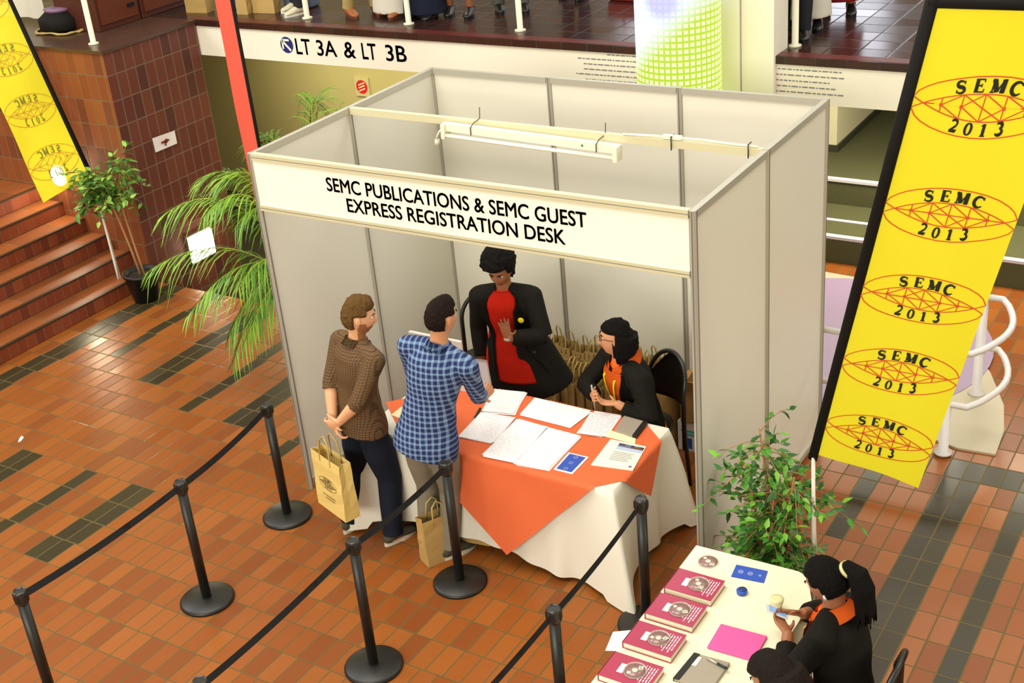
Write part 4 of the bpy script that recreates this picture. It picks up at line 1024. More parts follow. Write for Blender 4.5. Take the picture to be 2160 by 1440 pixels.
# ================================================================== THINGS IN THE UPPER HALL
t = thing('side_table', (-5.5, 3.4, 2.3), 'white cloth covered table on the brick landing at the top left', 'table')
b = B(); box(b, -6.4, -5.15, 3.0, 3.7, 2.97, 3.0); obj('tabletop', b, m_tc, t)
for x in (-6.3, -5.25):
    for y in (3.08, 3.62):
        b = B(); tube(b, [(x, y, 2.3), (x, y, 2.97)], .018); obj('leg', b, m_sleeve, t)
b = B(); grid(b, lambda u, v: (-6.4 + .95 * u, 2.985 + .02 * sin(u * 20), 2.36 + .64 * v), 20, 4); tag(obj('table_drape', b, m_cloth), 'white cloth hanging over the left of the landing table', 'tablecloth')
t = thing('cable_reel', (-5.05, 2.85, 2.3), 'black cable reel with coiled pale leads on the brick landing', 'cable reel')
b = B(); lathe2(b, [(.20, .02), (.21, .03), (.21, .13), (.17, .16), (.12, .2)], 28, (-5.05, 2.85, 2.3)); obj('reel_body', b, m_sleeve, t)
b = B(); lathe2(b, [(.13, .19), (.14, .22), (.05, .225)], 24, (-5.05, 2.85, 2.3)); obj('reel_top', b, mat('mauve_plastic', '#7d5c78', .4), t)
b = B(); tube(b, [(-5.02 + (.27 + .03 * sin(a * 1.7)) * cos(a * .35), 2.78 + (.16 + .03 * cos(a * 1.1)) * sin(a * .35), 2.312 + .004 * (a % 3)) for a in range(40)], .009, 6); obj('lead', b, m_rope, t)
m_wood = mat('dark_red_wood', '#4a2216', .4, .4, var=.15, vscale=4)
for i, (y0, y1, lab) in enumerate(((2.85, 3.4, 'nearer'), (3.42, 4.3, 'further'))):
    t = thing('wooden_cabinet', (-4.75, (y0 + y1) / 2, 2.3), lab + ' dark wooden cabinet on the brick landing', 'cabinet')
    b = B(); box(b, -5.1 + .45 * 0, -4.52, y0, y1, 2.3, 3.3); bev(obj('cabinet_body', b, m_wood, t), .008)
    b = B(); box(b, -4.52, -4.505, y0 + .04, y1 - .04, 2.36, 3.26); d = obj('door', b, mat('red_brown_wood', '#5c2b18', .4, .4, var=.15, vscale=5), t)
    b = B(); box(b, -4.505, -4.485, y1 - .16, y1 - .08, 2.46, 2.49); obj('handle', b, m_sleeve, d)
for p, sz, lab in (((-4.1, 3.80, 2.3), (.26, .34, .12), 'kraft bag on the upper floor left of the red banner'), ((-3.52, 3.84, 2.3), (.13, .36, .12), 'narrow kraft bag on the upper floor just right of the red banner'), ((-3.32, 3.93, 2.3), (.26, .36, .12), 'kraft bag on the upper floor beside the white sneakers')):
    paper_bag('paper_bag', frame(p, (1, .1, 0), (-.1, 1, 0)), *sz, m_kraft, lab, handle=.08)
def tote(p, w, h, d, col, lab):
    t = thing('tote_bag', p, lab, 'bag'); b = B(); M = Matrix.Translation(p)
    prism(b, [(-w / 2, -d / 2), (w / 2, -d / 2), (w / 2, d / 2), (-w / 2, d / 2)], 0, h * .6, M); o = obj('bag_body', b, mat('tote_' + col.strip('#'), col, .7), t); bev(o, .03, 3)
    b = B(); tube(b, [M @ Vector(q) for q in ((-w * .25, 0, h * .58), (-w * .2, 0, h * .85), (0, 0, h), (w * .2, 0, h * .85), (w * .25, 0, h * .58))], .01, 8); obj('handle', b, _M['tote_' + col.strip('#')], t)
tote((-3.85, 4.05, 2.3), .3, .5, .16, '#3a4568', 'slate blue bag on the upper floor behind the left kraft bag')
tote((-3.1, 4.2, 2.3), .34, .5, .18, '#5f6b80', 'grey blue bag on the upper floor behind the sneakers')
tote((.12, 5.05, 2.3), .42, .3, .22, '#8d2320', 'red bag on the upper floor near the light screen')

# ================================================================== PEOPLE
Z3 = Vector((0, 0, 1))
def ik(a, c, l1, l2, pole):
    a, c = Vector(a), Vector(c); d = c - a; L = min(d.length, (l1 + l2) * .995); n = d.normalized()
    x = (l1 * l1 - l2 * l2 + L * L) / (2 * L); h = sqrt(max(0, l1 * l1 - x * x))
    p = Vector(pole); p = (p - n * p.dot(n)).normalized()
    return a + n * x + p * h, a + n * L
def hand(b, w, d, n, ts, curl=.35, spread=.10, s=1.0, thumb=.6):
    """palm and five bent fingers: w wrist, d towards the fingers, n where the palm faces, ts thumb side sign"""
    w, d, n = Vector(w), Vector(d).normalized(), Vector(n); n = (n - d * n.dot(d)).normalized(); t = d.cross(n).normalized() * ts
    tube(b, [w - d * .02 * s, w + d * .02 * s, w + d * .055 * s, w + d * .088 * s], [(.024 * s, .019 * s), (.032 * s, .016 * s), (.039 * s, .014 * s), (.037 * s, .011 * s)], 12, ref=t)
    for i, (o, L, c) in enumerate(((.029, .072, .9), (.0095, .081, 1.0), (-.0105, .075, 1.1), (-.029, .058, 1.25))):
        q = w + (d * (.084 - .004 * (i == 3)) + t * o) * s; a = 0.0; pts = [q - d * .02 * s, q]
        sp = t * (spread * (1.5 - i) / 1.5)
        for k, fr in enumerate((.45, .32, .23)):
            a += curl * c * (.7 if k == 0 else 1.0)
            dr = (d * cos(a) + n * sin(a) + sp).normalized(); q = q + dr * L * fr * s; pts.append(q)
        tube(b, pts, [.0095 * s, .0095 * s, .0088 * s, .0080 * s, .0055 * s], 8)
    q = w + (d * .022 + t * .026) * s; dr = (t * .85 + d * thumb + n * .25).normalized(); q2 = q + dr * .042 * s; dr2 = (t * .45 + d * .8 + n * (.3 + curl * .4)).normalized()
    tube(b, [q - dr * .02 * s, q, q2, q2 + dr2 * .03 * s], [.013 * s, .0125 * s, .0105 * s, .006 * s], 8)

def sm(a, b_, x):
    t = min(1, max(0, (x - a) / (b_ - a))); return t * t * (3 - 2 * t)
def head_r(x, y, z):
    """head surface for a unit direction: x right, y forward, z up (metres, centre between the ears)"""
    rx, ry, rz = .0755, .097, .118
    px, py, pz = x * rx, y * ry, z * rz
    lo = max(0, -z)
    px *= 1 - .34 * lo ** 1.6
    if y < 0: py *= 1 - .38 * sm(.15, .9, lo)
    if y > 0:
        py *= 1 - .05 * lo
        g = lambda cx, cz, sx, sz: exp(-((px - cx) / sx) ** 2 - ((pz - cz) / sz) ** 2)
        fy = y ** .5
        py += fy * (.020 * exp(-(px / .011) ** 2) * sm(.022, -.030, pz) * sm(-.052, -.036, pz) + .006 * exp(-(px / .010) ** 2) * exp(-((pz - .006) / .02) ** 2))
        for s in (-1, 1):
            py -= fy * .0085 * g(s * .032, .010, .017, .012)
            py += fy * .0030 * g(s * .030, .031, .024, .008)
            py += fy * .0040 * g(s * .042, -.022, .018, .018)
            py += fy * .004 * g(s * .010, -.038, .007, .007)
        py += fy * (.0055 * g(0, -.060, .022, .0045) + .0055 * g(0, -.071, .019, .005) - .003 * g(0, -.0655, .022, .002) - .004 * g(0, -.082, .02, .006) + .008 * g(0, -.100, .02, .012))
    return px, py, pz
def hair_k(style, x, y, z):
    """1 where hair stands, 0 where skin shows"""
    if style in ('short', 'brush'):
        ear = sm(.12, .30, z) if abs(x) > .55 and -.32 < y < .5 else 1.0
        front = sm(.42, .56, z) if y > .45 else 1.0
        side = sm(-.02, .12, z + .25 * max(0, -y)) if y > -.1 else sm(-.56, -.44, z)
        if y > .2: side = max(sm(.30, .45, z), 0) if y > .45 else sm(.0, .25, z)
        return min(front, side, ear)
    if style in ('afro', 'updo', 'pony'):
        if y > .45: return sm(.40, .54, z)
        if y > 0.05: return sm(-.05, .2, z)
        return sm(-.62, -.45, z)
    if style == 'bob':
        if y > .10: return sm(.34, .55, z)
        if y > -.02: return sm(.34, .55, z) * sm(-.02, .10, y) + 1.0 - sm(-.02, .10, y)
        return 1.0

def person(name, label, cfg):
    H = cfg['H']; s = H / 1.75; V = Vector
    f = V(cfg['f'] + (0,)).normalized(); r = V((f.y, -f.x, 0)); pel = V(cfg['pelvis'])
    female = cfg.get('female', False)
    lean = V(cfg.get('lean', (0, 0, 0)))
    fh = V(cfg.get('fh', tuple(f))).normalized()
    neck = (V(cfg['head']) - Z3 * .150 * s - V((fh.x, fh.y, 0)) * .035 + V(cfg.get('nk', (0, 0, 0)))) if 'head' in cfg else pel + Z3 * .52 * s + lean
    spine = (neck - pel)
    up = spine.normalized(); fs = (f - up * f.dot(up)).normalized(); rs = fs.cross(up).normalized()
    hup = (Z3 - fh * fh.z); hup = (hup + rs * cfg.get('tilt', 0)).normalized(); hup = (hup - fh * hup.dot(fh)).normalized(); hr = fh.cross(hup).normalized()
    head = V(cfg['head']) if 'head' in cfg else neck + up * .165 * s + fh * .025
    shw = cfg.get('shw', .175 if female else .195) * s
    sp = lambda t, fwd=0.0: pel + spine * t + fs * fwd
    Lsh = sp(.85) - rs * shw + V(cfg.get('lsh_off', (0, 0, 0))); Rsh = sp(.85) + rs * shw + V(cfg.get('rsh_off', (0, 0, 0)))
    lu, lf = .285 * s, .255 * s
    arms = {}
    for k, sh in (('l', Lsh), ('r', Rsh)):
        a = cfg[k + 'arm']; el, wr = ik(sh, a['w'], lu, lf, a.get('pole', tuple(-f + Z3 * -.3)))
        arms[k] = (sh, el, wr, a)
    legs = {}
    lt, ls = .43 * s, .415 * s
    hipw = .088 * s
    for k, sg in (('l', -1), ('r', 1)):
        hp = pel + r * sg * hipw - Z3 * .06 * s; a = cfg[k + 'leg']; an = V(a['ankle']); kk = min(1.0, max(.84, (an - hp).length * 1.015 / (lt + ls))) if (an - hp).length > .6 * s else 1.0; kn, an = ik(hp, an, lt * kk, ls * kk, a.get('pole', tuple(f)))
        legs[k] = (hp, kn, an, V(a.get('toe', tuple(f))).normalized())
    base = cfg.get('base', (pel.x, pel.y, min(legs['l'][2].z, legs['r'][2].z) - .085 * s))
    root = thing(name, base, label, 'person')
    vox = cfg.get('vox', .0045); cv = cfg.get('cvox', .008)
    skin = cfg['skin']
    fat = cfg.get('fat', 1.06)
    T = [(-.16, .115, .085), (-.02, .165, .112), (.18, .155, .108), (.40, .138 if not female else .130, .098), (.62, .152, .110), (.78, .162 if not female else .150, .106), (.90, .130, .086), (.985, .064, .060)]
    def torso(b, off, t0=-.16, t1=1.0, flare=0, n=28, fl_shift=(0, 0, 0), seg=24):
        pts, rad = [], []
        for i in range(seg + 1):
            t = t0 + (t1 - t0) * i / seg
            j = 0
            while j < len(T) - 2 and t > T[j + 1][0]: j += 1
            k = min(1, max(0, (t - T[j][0]) / (T[j + 1][0] - T[j][0]))); k = k * k * (3 - 2 * k)
            if off and t < -.02: j, k = 1, 0
            ra = (T[j][1] * (1 - k) + T[j + 1][1] * k) * s * (1 if t > .88 else fat) + off; rb = (T[j][2] * (1 - k) + T[j + 1][2] * k) * s * (1 if t > .88 else fat) + off
            fl = max(0, .35 - t) * flare + (.026 * min(1, max(0, .12 - t) / .2) if abs(off - .012) < 1e-6 else 0)
            pts.append(sp(t, -.012 * sin(pi * min(1, max(0, t))) ) + V(fl_shift) * max(0, .45 - t)); rad.append((ra + fl, rb + fl * .8))
        tube(b, pts, rad, n, ref=rs)
        return pts, rad
    # ---- body, one continuous surface
    b = B(); torso(b, 0)
    nb = sp(.93); ht = head - hup * .05 - fh * .012
    tube(b, [nb, nb.lerp(ht, .5), ht + hup * .03], [(.062 * s, .062 * s), (.053 * s, .056 * s), (.052 * s, .058 * s)], 18, ref=rs)
    hs = cfg.get('hs', 1.0)
    hm = lambda p: head + (hr * p[0] + fh * p[1] + hup * p[2]) * hs
    ico(b, lambda d: hm(head_r(d.x, d.y, d.z)), 5)
    for sg in (-1, 1): ell(b, hm((sg * .077, -.004, .0)), .009, .019, .031, hr, (fh + hr * sg * -.0).normalized(), hup, 2)
    for k, sg in (('l', -1), ('r', 1)):
        sh, el, wr, a = arms[k]
        tube(b, [sp(.93) + rs * sg * .03, sh + up * .02, sh, sh.lerp(el, .5), el], [.045 * s, .047 * s, .050 * s, .044 * s, .040 * s], 14)
        m1 = el.lerp(wr, .35); tube(b, [el.lerp(sh, .06), el, m1, wr], [.038 * s, .041 * s, .041 * s, (.028 * s)], 14)
        hd = V(a.get('hd', tuple(wr - el))); hn = V(a.get('hn', tuple(-Z3)))
        hand(b, wr, hd, hn, a.get('ts', 1), a.get('curl', .35), a.get('spread', .10), s * (.95 if female else 1.02), a.get('thumb', .6))
        hp, kn, an, toe = legs[k]
        tube(b, [pel - Z3 * .02 + (hp - pel) * .5, hp, hp.lerp(kn, .5), kn, kn.lerp(an, .35), an], [.09 * s, .086 * s, .072 * s, .053 * s, .054 * s, .036 * s], 16)
        tube(b, [an, an - Z3 * .04 * s - toe * .03, an - Z3 * .055 * s + toe * .05, an - Z3 * .065 * s + toe * .15], [.036 * s, (.036 * s, .036 * s), (.038 * s, .028 * s), (.03 * s, .014 * s)], 14, ref=r)
    mats = [skin, cfg.get('lips', skin), cfg.get('beard', skin)]
    body = obj('body', b, mats, root, voxel=vox, smooth=2, shade=True)
    off = V(base)
    for p in body.data.polygons:
        c = V(p.center) + off - head
        lx, ly, lz = c.dot(hr) / hs, c.dot(fh) / hs, c.dot(hup) / hs
        if 'lips' in cfg and ly > .07 and abs(lx) < .025 and -.078 < lz < -.054: p.material_index = 1
        if 'beard' in cfg and lz > -.135 and ly > -.01 and (lz < -.048 - .0 * ly or (ly < .045 and lz < -.02 and ly > .0)) and not (ly > .085 and lz > -.07 and abs(lx) < .022) and c.length < .16: p.material_index = 2
    # ---- face
    if cfg.get('eyes', True):
        for sg in (-1, 1):
            b = B(); ico(b, lambda d: hm((sg * .032 + d.x * .0118, .0768 + d.y * .0118, .010 + d.z * .0100)), 3)
            o = obj('eye', b, [mat('eye_white', '#d9d2c8', .25, .6), mat('iris_brown', '#1d120c', .2, .6)], root, shade=True)
            gz = V(cfg.get('gaze', tuple(fh))).normalized(); ec = hm((sg * .032, .0768, .010)) - off
            for p in o.data.polygons:
                if (V(p.center) - ec).normalized().dot(gz) > .78: p.material_index = 1
            b = B(); tube(b, [hm((sg * .014, .0965, .026)), hm((sg * .030, .0945, .0325)), hm((sg * .046, .083, .030))], [.003, .0038, .002], 8); obj('eyebrow', b, cfg['hair'], root)
    # ---- hair
    st = cfg['style']; nz = cfg.get('noise', .006); nf = cfg.get('nfreq', 45)
    if st != 'none':
        b = B()
        def hf(d):
            x, y, z = d; k = hair_k(st, x, y, z); px, py, pz = head_r(x, y, z) if y < .3 else (x * .0755, y * .097, z * .118)
            grow = {'short': .016, 'brush': .012, 'afro': .055, 'updo': .03, 'pony': .012, 'bob': .020}[st]
            if st == 'brush': grow += .018 * sm(.5, .9, z) * sm(-.1, .6, y)
            if st == 'short': grow += .012 * sm(.45, .9, z) + .010 * sm(.55, .9, z) * sm(.2, .7, y)
            if st == 'afro': grow = .018 + .052 * sm(-.05, .6, z)
            g_ = -.012 + (grow + .012) * k
            ln = sqrt(px * px + py * py + pz * pz); q = V((px, py, pz)) * ((ln + g_) / ln)
            if st == 'bob':
                if z < .25:
                    low = sm(.25, -.8, z)
                    q = V((px * (1 + .42 * low) + .0, min(q.y, .022) - .016 * low, q.z - .034 * low)) * 1.0
                    q.x += .018 * (1 if x > 0 else -1) * k * min(1, abs(x) * 3); q.y -= .03 * k * sm(.1, -.5, y)
            n_ = noise.noise(V((px, py, pz)) * nf + V((H * 7, 0, 0))) * nz * k + noise.noise(V((px, py, pz)) * nf * 2.7) * nz * .5 * k
            q = q * (1 + n_ / max(.05, q.length))
            return hm(q)
        ico(b, hf, 6 if nz > .004 else 5)
        if st == 'pony':
            c0 = hm((0, -.105, .035)); side = V(cfg.get('pony_dir', (0, 0, -1)))
            pts = [c0 + fh * .03, c0 - fh * .03 + hup * .012, c0 - fh * .07 + side * .03, c0 - fh * .085 + side * .10, c0 - fh * .08 + side * .19, c0 - fh * .06 + side * .27]
            tube(b, pts, [.03, .036, .05, .055, .045, .012], 16)
            rr = random.Random(5)
            for i in range(46):
                a = rr.uniform(0, 2 * pi); rr_ = rr.uniform(.2, 1)
                w = hr * cos(a) * .05 * rr_ - fh * sin(a) * .045 * rr_
                tube(b, [pts[2] + w * .7, pts[3] + w, pts[4] + w * 1.05 + side * .02, pts[5] + w * rr.uniform(.8, 1.5) + side * rr.uniform(-.02, .05)], [.008, .008, .006, .001], 5)
        hb = obj('hair', b, cfg['hair'], root, voxel=.0045 if cfg.get('vox', .0045) < .008 else .009, smooth=1, shade=True)
        if st == 'pony':
            b = B(); tube(b, [c0 - fh * .018, c0 - fh * .034 + hup * .006], [.043, .043], 16); obj('hair_tie', b, mat('pale_hair_band', '#cfc78e', .6), hb)
    # ---- clothes
    cl = cfg['clothes']
    tr = cl.get('trousers')
    if tr:
        b = B(); torso(b, .004, -.16, cl.get('waist_t', .14), seg=8)
        for k in 'lr':
            hp, kn, an, toe = legs[k]; e = an.lerp(kn, .0) + Z3 * .0; lo = cl.get('leg_r', 1.12)
            tube(b, [pel - Z3 * .02 + (hp - pel) * .5, hp, hp.lerp(kn, .5), kn, kn.lerp(an, .5), an + (kn - an) * .06, an - (kn - an) * .04],
                 [.098 * s, .096 * s, .084 * s * lo, .067 * s * lo, .062 * s * lo, .054 * s * lo, .057 * s * lo], 16)
        obj('trousers', b, tr, root, voxel=cv, smooth=2, shade=True)
    if cl.get('skirt'):
        b = B(); z0 = base[2] + cl.get('skirt_h', .08)
        pts = [pel + Z3 * .14, pel, pel - Z3 * .2, V((pel.x, pel.y, z0 + .2)), V((pel.x, pel.y, z0))]
        tube(b, pts, [(.15, .12), (.175, .14), (.185, .15), (.20, .16), (.215, .17)], 28, ref=r); obj('skirt', b, cl['skirt'], root, voxel=.012, smooth=2, shade=True)
    sho = cl.get('shoes')
    if sho:
        for k in 'lr':
            hp, kn, an, toe = legs[k]; sr = toe.cross(Z3).normalized(); g0 = an.z - .085 * s
            P = lambda x, y, z: V((an.x, an.y, g0)) + toe * y * s + sr * x * s + Z3 * z * s
            b = B(); tube(b, [P(0, -.075, .045), P(0, -.05, .05), P(0, .0, .058), P(0, .06, .05), P(0, .12, .036), P(0, .165, .030), P(0, .185, .026)],
                          [(.02 * s, .02 * s), (.036 * s, .036 * s), (.040 * s, .048 * s), (.043 * s, .036 * s), (.047 * s, .026 * s), (.040 * s, .020 * s), (.015 * s, .010 * s)], 16, ref=sr)
            tube(b, [P(0, -.02, .05), P(0, -.015, .095)], [.045 * s, .043 * s], 14)
            so = obj('shoe', b, sho[0], root, voxel=.007, smooth=1, shade=True)
            b = B(); pl_ = [(.036 * cos(a) * (1 if sin(a) < 0 else 1.25), (.055 + .135 * sin(a)) if True else 0) for a in [2 * pi * i / 28 for i in range(28)]]
            prism(b, [(x * s, y * s) for x, y in pl_], 0, .022 * s, Matrix(((sr.x, toe.x, 0, an.x), (sr.y, toe.y, 0, an.y), (0, 0, 1, g0), (0, 0, 0, 1)))); obj('sole', b, sho[1], so)
    def sleeve(b, k, off, end, cuff=False):
        if end < 0: return
        sh, el, wr, a = arms[k]; sg = -1 if k == 'l' else 1
        tube(b, [sp(.94) + rs * sg * .03, sh + up * .012 - rs * sg * .02, sh + rs * sg * .006, sh.lerp(el, .12), sh.lerp(el, .5), el], [.050 * s + off, .060 * s + off, .062 * s + off, .062 * s + off, .054 * s + off, .048 * s + off], 16)
        ell(b, sh, *[.064 * s + off] * 3, sub=3)
        if end > 0:
            q = el.lerp(wr, end); tube(b, [el.lerp(sh, .08), el, el.lerp(wr, end * .5), q], [.046 * s + off, .048 * s + off, .046 * s + off, (.038 if end > .6 else .046) * s + off], 16)
            if cuff: tube(b, [q.lerp(el, .2), q], [.052 * s + off, .051 * s + off], 16)
    if cl.get('shirt'):
        b = B(); torso(b, cl.get('shirt_off', .012), cl.get('hem', -.16), .985)
        for k in 'lr': sleeve(b, k, cl.get('sl_off', .006), cl.get('sleeve', .35), cl.get('cuff', False))
        if cl.get('collar', True):
            tube(b, [sp(.95) , sp(1.02) + fs * .004], [(.078 * s, .076 * s), (.067 * s, .068 * s)], 20, ref=rs)
        sh_o = obj('shirt', b, cl['shirt'], root, voxel=cv, smooth=2, shade=True)
    if cl.get('collar_m'):
        jk = 1.0 if cl.get('jacket') else 0.0
        for side in (0, 1):
            b = B(); sg = -1 if side == 0 else 1; nk = sp(.985 if jk else .975)
            def fcl(u, v):
                a = sg * (pi - .02 - (pi - .24) * u); rad_ = (.070 + .010 * jk + (.030 + .022 * jk) * v * (1 - .1 * u)) * s
                zz = (.036 + .012 * jk) * (1 - u) + .012 - .040 * v - (.03 + .03 * jk) * u * v - .02 * u
                return nk + rs * rad_ * sin(a) + fs * rad_ * cos(a) * 1.05 + up * zz + fs * .012 * u
            grid(b, fcl, 16, 4); bmesh.ops.solidify(b, geom=list(b.faces), thickness=.004); obj('collar', b, cl['collar_m'], root, shade=True)
    if cl.get('jacket'):
        b = B(); jp, jr = torso(b, cl.get('jacket_off', .026), cl.get('jhem', -.3), cl.get('jtop', .94), flare=cl.get('flare', 0), fl_shift=cl.get('fl_shift', (0, 0, 0)))
        for k in 'lr': sleeve(b, k, cl.get('jsl_off', .014), cl.get('jsleeve', .9))
        jo = obj('jacket', b, cl['jacket'], root, voxel=cv, smooth=2, shade=True)
        # the opening of the jacket: front strip of the garment below, and lapels
        seg = len(jp) - 1; t0 = cl.get('jhem', -.3); t1 = cl.get('jtop', .94)
        def front(t, a, out):
            k = (t - t0) / (t1 - t0) * seg; i = min(seg - 1, max(0, int(k))); fr = k - i
            c = jp[i].lerp(jp[i + 1], fr); ra = jr[i][0] * (1 - fr) + jr[i + 1][0] * fr + out; rb = jr[i][1] * (1 - fr) + jr[i + 1][1] * fr + out
            return c + rs * ra * sin(a) + fs * rb * cos(a)
        op = cl['open']                       # list of (t, left angle, right angle), t falling
        def angs(t):
            for (ta, la, ra), (tb, lb, rb) in zip(op, op[1:]):
                if tb <= t <= ta:
                    k = (ta - t) / (ta - tb); return la + (lb - la) * k, ra + (rb - ra) * k
            return op[-1][1:] if t < op[-1][0] else op[0][1:]
        ta, tb = op[0][0], op[-1][0]
        b = B()
        def ff(u, v):
            if cl.get('neckfill'):
                if v < .1:
                    la, ra = angs(ta); a = la + (ra - la) * u; k = v / .1
                    return (sp(1.02) + (rs * sin(a) + fs * cos(a)) * .078 * s).lerp(front(ta, a, .008), k)
                v = (v - .1) / .9
            t = ta + (tb - ta) * v; la, ra = angs(t); return front(t, la + (ra - la) * u, .004 + .004 * sin(pi * u))
        grid(b, ff, 14, 40); bmesh.ops.solidify(b, geom=list(b.faces), thickness=.004)
        obj('blouse', b, cl['blouse'], root, shade=True)
        for side in (0, 1):
            b = B(); wl = cl.get('lapel', .30)
            def fl(u, v):
                t = ta + (tb - ta) * v; a = angs(t)[side]; w = wl * (sm(0, .25, v) * (1 - sm(.3, .62, v)) * .8 + .25); sg = -1 if side == 0 else 1
                return front(t, a + sg * (w * u - .03), .008 + .006 * (1 - u))
            grid(b, fl, 4, 40); bmesh.ops.solidify(b, geom=list(b.faces), thickness=.004); obj('lapel', b, cl['jacket'], jo, shade=True)
        if cl.get('lanyard'):
            yl = mat('yellow_ribbon', '#f0d414', .6)
            nk = sp(1.0)
            for side in (0, 1):
                sg = -1 if side == 0 else 1; b = B(); L = []
                for i in range(7): a = sg * (2.9 - 2.3 * i / 6); L.append(nk + rs * .082 * s * sin(a) + fs * .084 * s * cos(a) + up * (.012 - .045 * i / 6))
                for i in range(1, 9):
                    t = .90 - (.90 - cl['lanyard']) * i / 8; L.append(front(t, sg * (.34 * (1 - i / 8) + .02) + cl.get('lan_a', 0), .014))
                tube(b, L, [(.0095, .002)] * len(L), 8, ref=rs); obj('lanyard', b, yl, root)
        if cl.get('buttons'):
            for t, side in cl['buttons']:
                b = B(); p = front(t, angs(t)[side] + .12 * (1 if side else -1), .014); ell(b, p, .011, .011, .011); obj('button', b, mat('dark_button', '#3a342e', .3), jo)
        cfg['front'] = front
    return root, dict(head=head, hm=hm, arms=arms, fs=fs, rs=rs, up=up, sp=sp, hr=hr, fh=fh, hup=hup, front=cfg.get('front'))

def check_mat(name, r, pitch, base, line, wide, blocks=None, rough=.75):
    """checked shirt cloth: lines across the body axis r and down z"""
    m = bpy.data.materials.new(name); m.use_nodes = True; g = NT(m); bs = g.n['Principled BSDF']; bs.inputs['Roughness'].default_value = rough; bs.inputs['Specular IOR Level'].default_value = .15
    tc = g.n.new('ShaderNodeTexCoord'); dt = g.n.new('ShaderNodeVectorMath'); dt.operation = 'DOT_PRODUCT'; g.l.new(tc.outputs['Object'], dt.inputs[0]); dt.inputs[1].default_value = tuple(r)
    sp = g.n.new('ShaderNodeSeparateXYZ'); g.l.new(tc.outputs['Object'], sp.inputs[0])
    nz = g.n.new('ShaderNodeTexNoise'); nz.inputs['Scale'].default_value = 7; g.l.new(tc.outputs['Object'], nz.inputs['Vector'])
    wob = g.m('MULTIPLY', g.m('SUBTRACT', nz.outputs['Fac'], .5), .02)
    fu = g.m('FRACT', g.m('DIVIDE', g.m('ADD', dt.outputs['Value'], wob), pitch)); fv = g.m('FRACT', g.m('DIVIDE', g.m('ADD', sp.outputs[2], wob), pitch))
    a = g.m('LESS_THAN', fu, wide); c = g.m('LESS_THAN', fv, wide)
    s_ = g.m('MULTIPLY', g.m('ADD', a, c), .5)
    col = g.mix(s_, lin(base), lin(line))
    if blocks:
        both = g.m('MULTIPLY', g.m('SUBTRACT', 1.0, a), g.m('SUBTRACT', 1.0, c)); col = g.mix(both, col, lin(blocks))
    g.l.new(col, bs.inputs['Base Color'])
    n2 = g.n.new('ShaderNodeTexNoise'); n2.inputs['Scale'].default_value = 16; n2.inputs['Detail'].default_value = 3; g.l.new(tc.outputs['Object'], n2.inputs['Vector'])
    bp = g.n.new('ShaderNodeBump'); bp.inputs['Strength'].default_value = .35; bp.inputs['Distance'].default_value = .02; g.l.new(n2.outputs['Fac'], bp.inputs['Height']); g.l.new(bp.outputs['Normal'], bs.inputs['Normal'])
    _M[name] = m; return m
def cloth_m(name, c, rough=.8): return mat(name, c, rough, .15, bump=.35, bscale=15)
sk_pale = mat('pale_skin', '#dfa67c', .5, .35, sss=.15); sk_tan = mat('tan_skin', '#c98e66', .5, .35, sss=.15); sk_br = mat('brown_skin', '#96603e', .45, .4, sss=.1); sk_br2 = mat('medium_brown_skin', '#9a6243', .45, .4, sss=.1)
sk_beard = mat('stubble_skin', '#9a6540', .7, .2)
h_ginger = mat('ginger_brown_hair', '#5e431f', .75, .15, bump=.8, bscale=120, var=.25, vscale=70); h_dark = mat('dark_brown_hair', '#1c120c', .75, .12, bump=.8, bscale=120, var=.3, vscale=70); h_black = mat('black_hair', '#0d0a08', .75, .12, bump=.8, bscale=130)
c_black = cloth_m('black_suit_cloth', '#17140f'); c_navy = cloth_m('navy_trousers_cloth', '#171c28'); c_greyt = cloth_m('grey_trousers_cloth', '#807765')
s_olive = (mat('olive_suede', '#4a4636', .8, .2), mat('pale_sole', '#cfc8b4', .6)); s_blk = (mat('black_leather', '#15120f', .35, .5), mat('black_sole', '#0e0c0a', .6))
f1 = Vector((.33, .95, 0)).normalized(); r1 = (f1.y, -f1.x, 0)
m_br = check_mat('brown_check_shirt', r1, .0165, '#6b5135', '#3a2a1c', .3)
person('person', 'bearded man in a brown checked shirt holding a bag behind his back', dict(
    H=1.70, f=(.33, .95), fh=(.80, .58, -.10), pelvis=(.79, -.245, .905), lean=(.045, .03, -.01), skin=sk_pale, beard=sk_beard, lips=mat('pink_lips', '#b0655a', .5), hair=h_ginger, style='short', noise=.007, nfreq=60, head=(.852, -.195, 1.585),
    larm=dict(w=(.690, -.405, .915), pole=(-.9, -.3, -.2), hd=(.25, -.10, -.45), hn=(.4, .5, 0), ts=1, curl=.75, thumb=.8),
    rarm=dict(w=(.765, -.43, .945), pole=(.7, -.65, -.1), hd=(-.6, -.05, -.28), hn=(-.1, .8, .1), ts=-1, curl=.7, thumb=.8),
    lleg=dict(ankle=(.585, -.285, .083), toe=(.05, 1)+(0,), pole=(.1, 1, 0)), rleg=dict(ankle=(.94, -.285, .083), toe=(.28, .96, 0), pole=(.2, 1, 0)),
    clothes=dict(trousers=c_navy, shoes=s_olive, shirt=m_br, collar_m=m_br, hem=-.16, sleeve=.14, cuff=True, leg_r=1.25)))
f2 = Vector((-.1, 1, 0)).normalized(); r2 = (f2.y, -f2.x, 0)
m_bl = check_mat('blue_check_shirt', r2, .036, '#7d97b5', '#262f5a', .62, blocks=None)
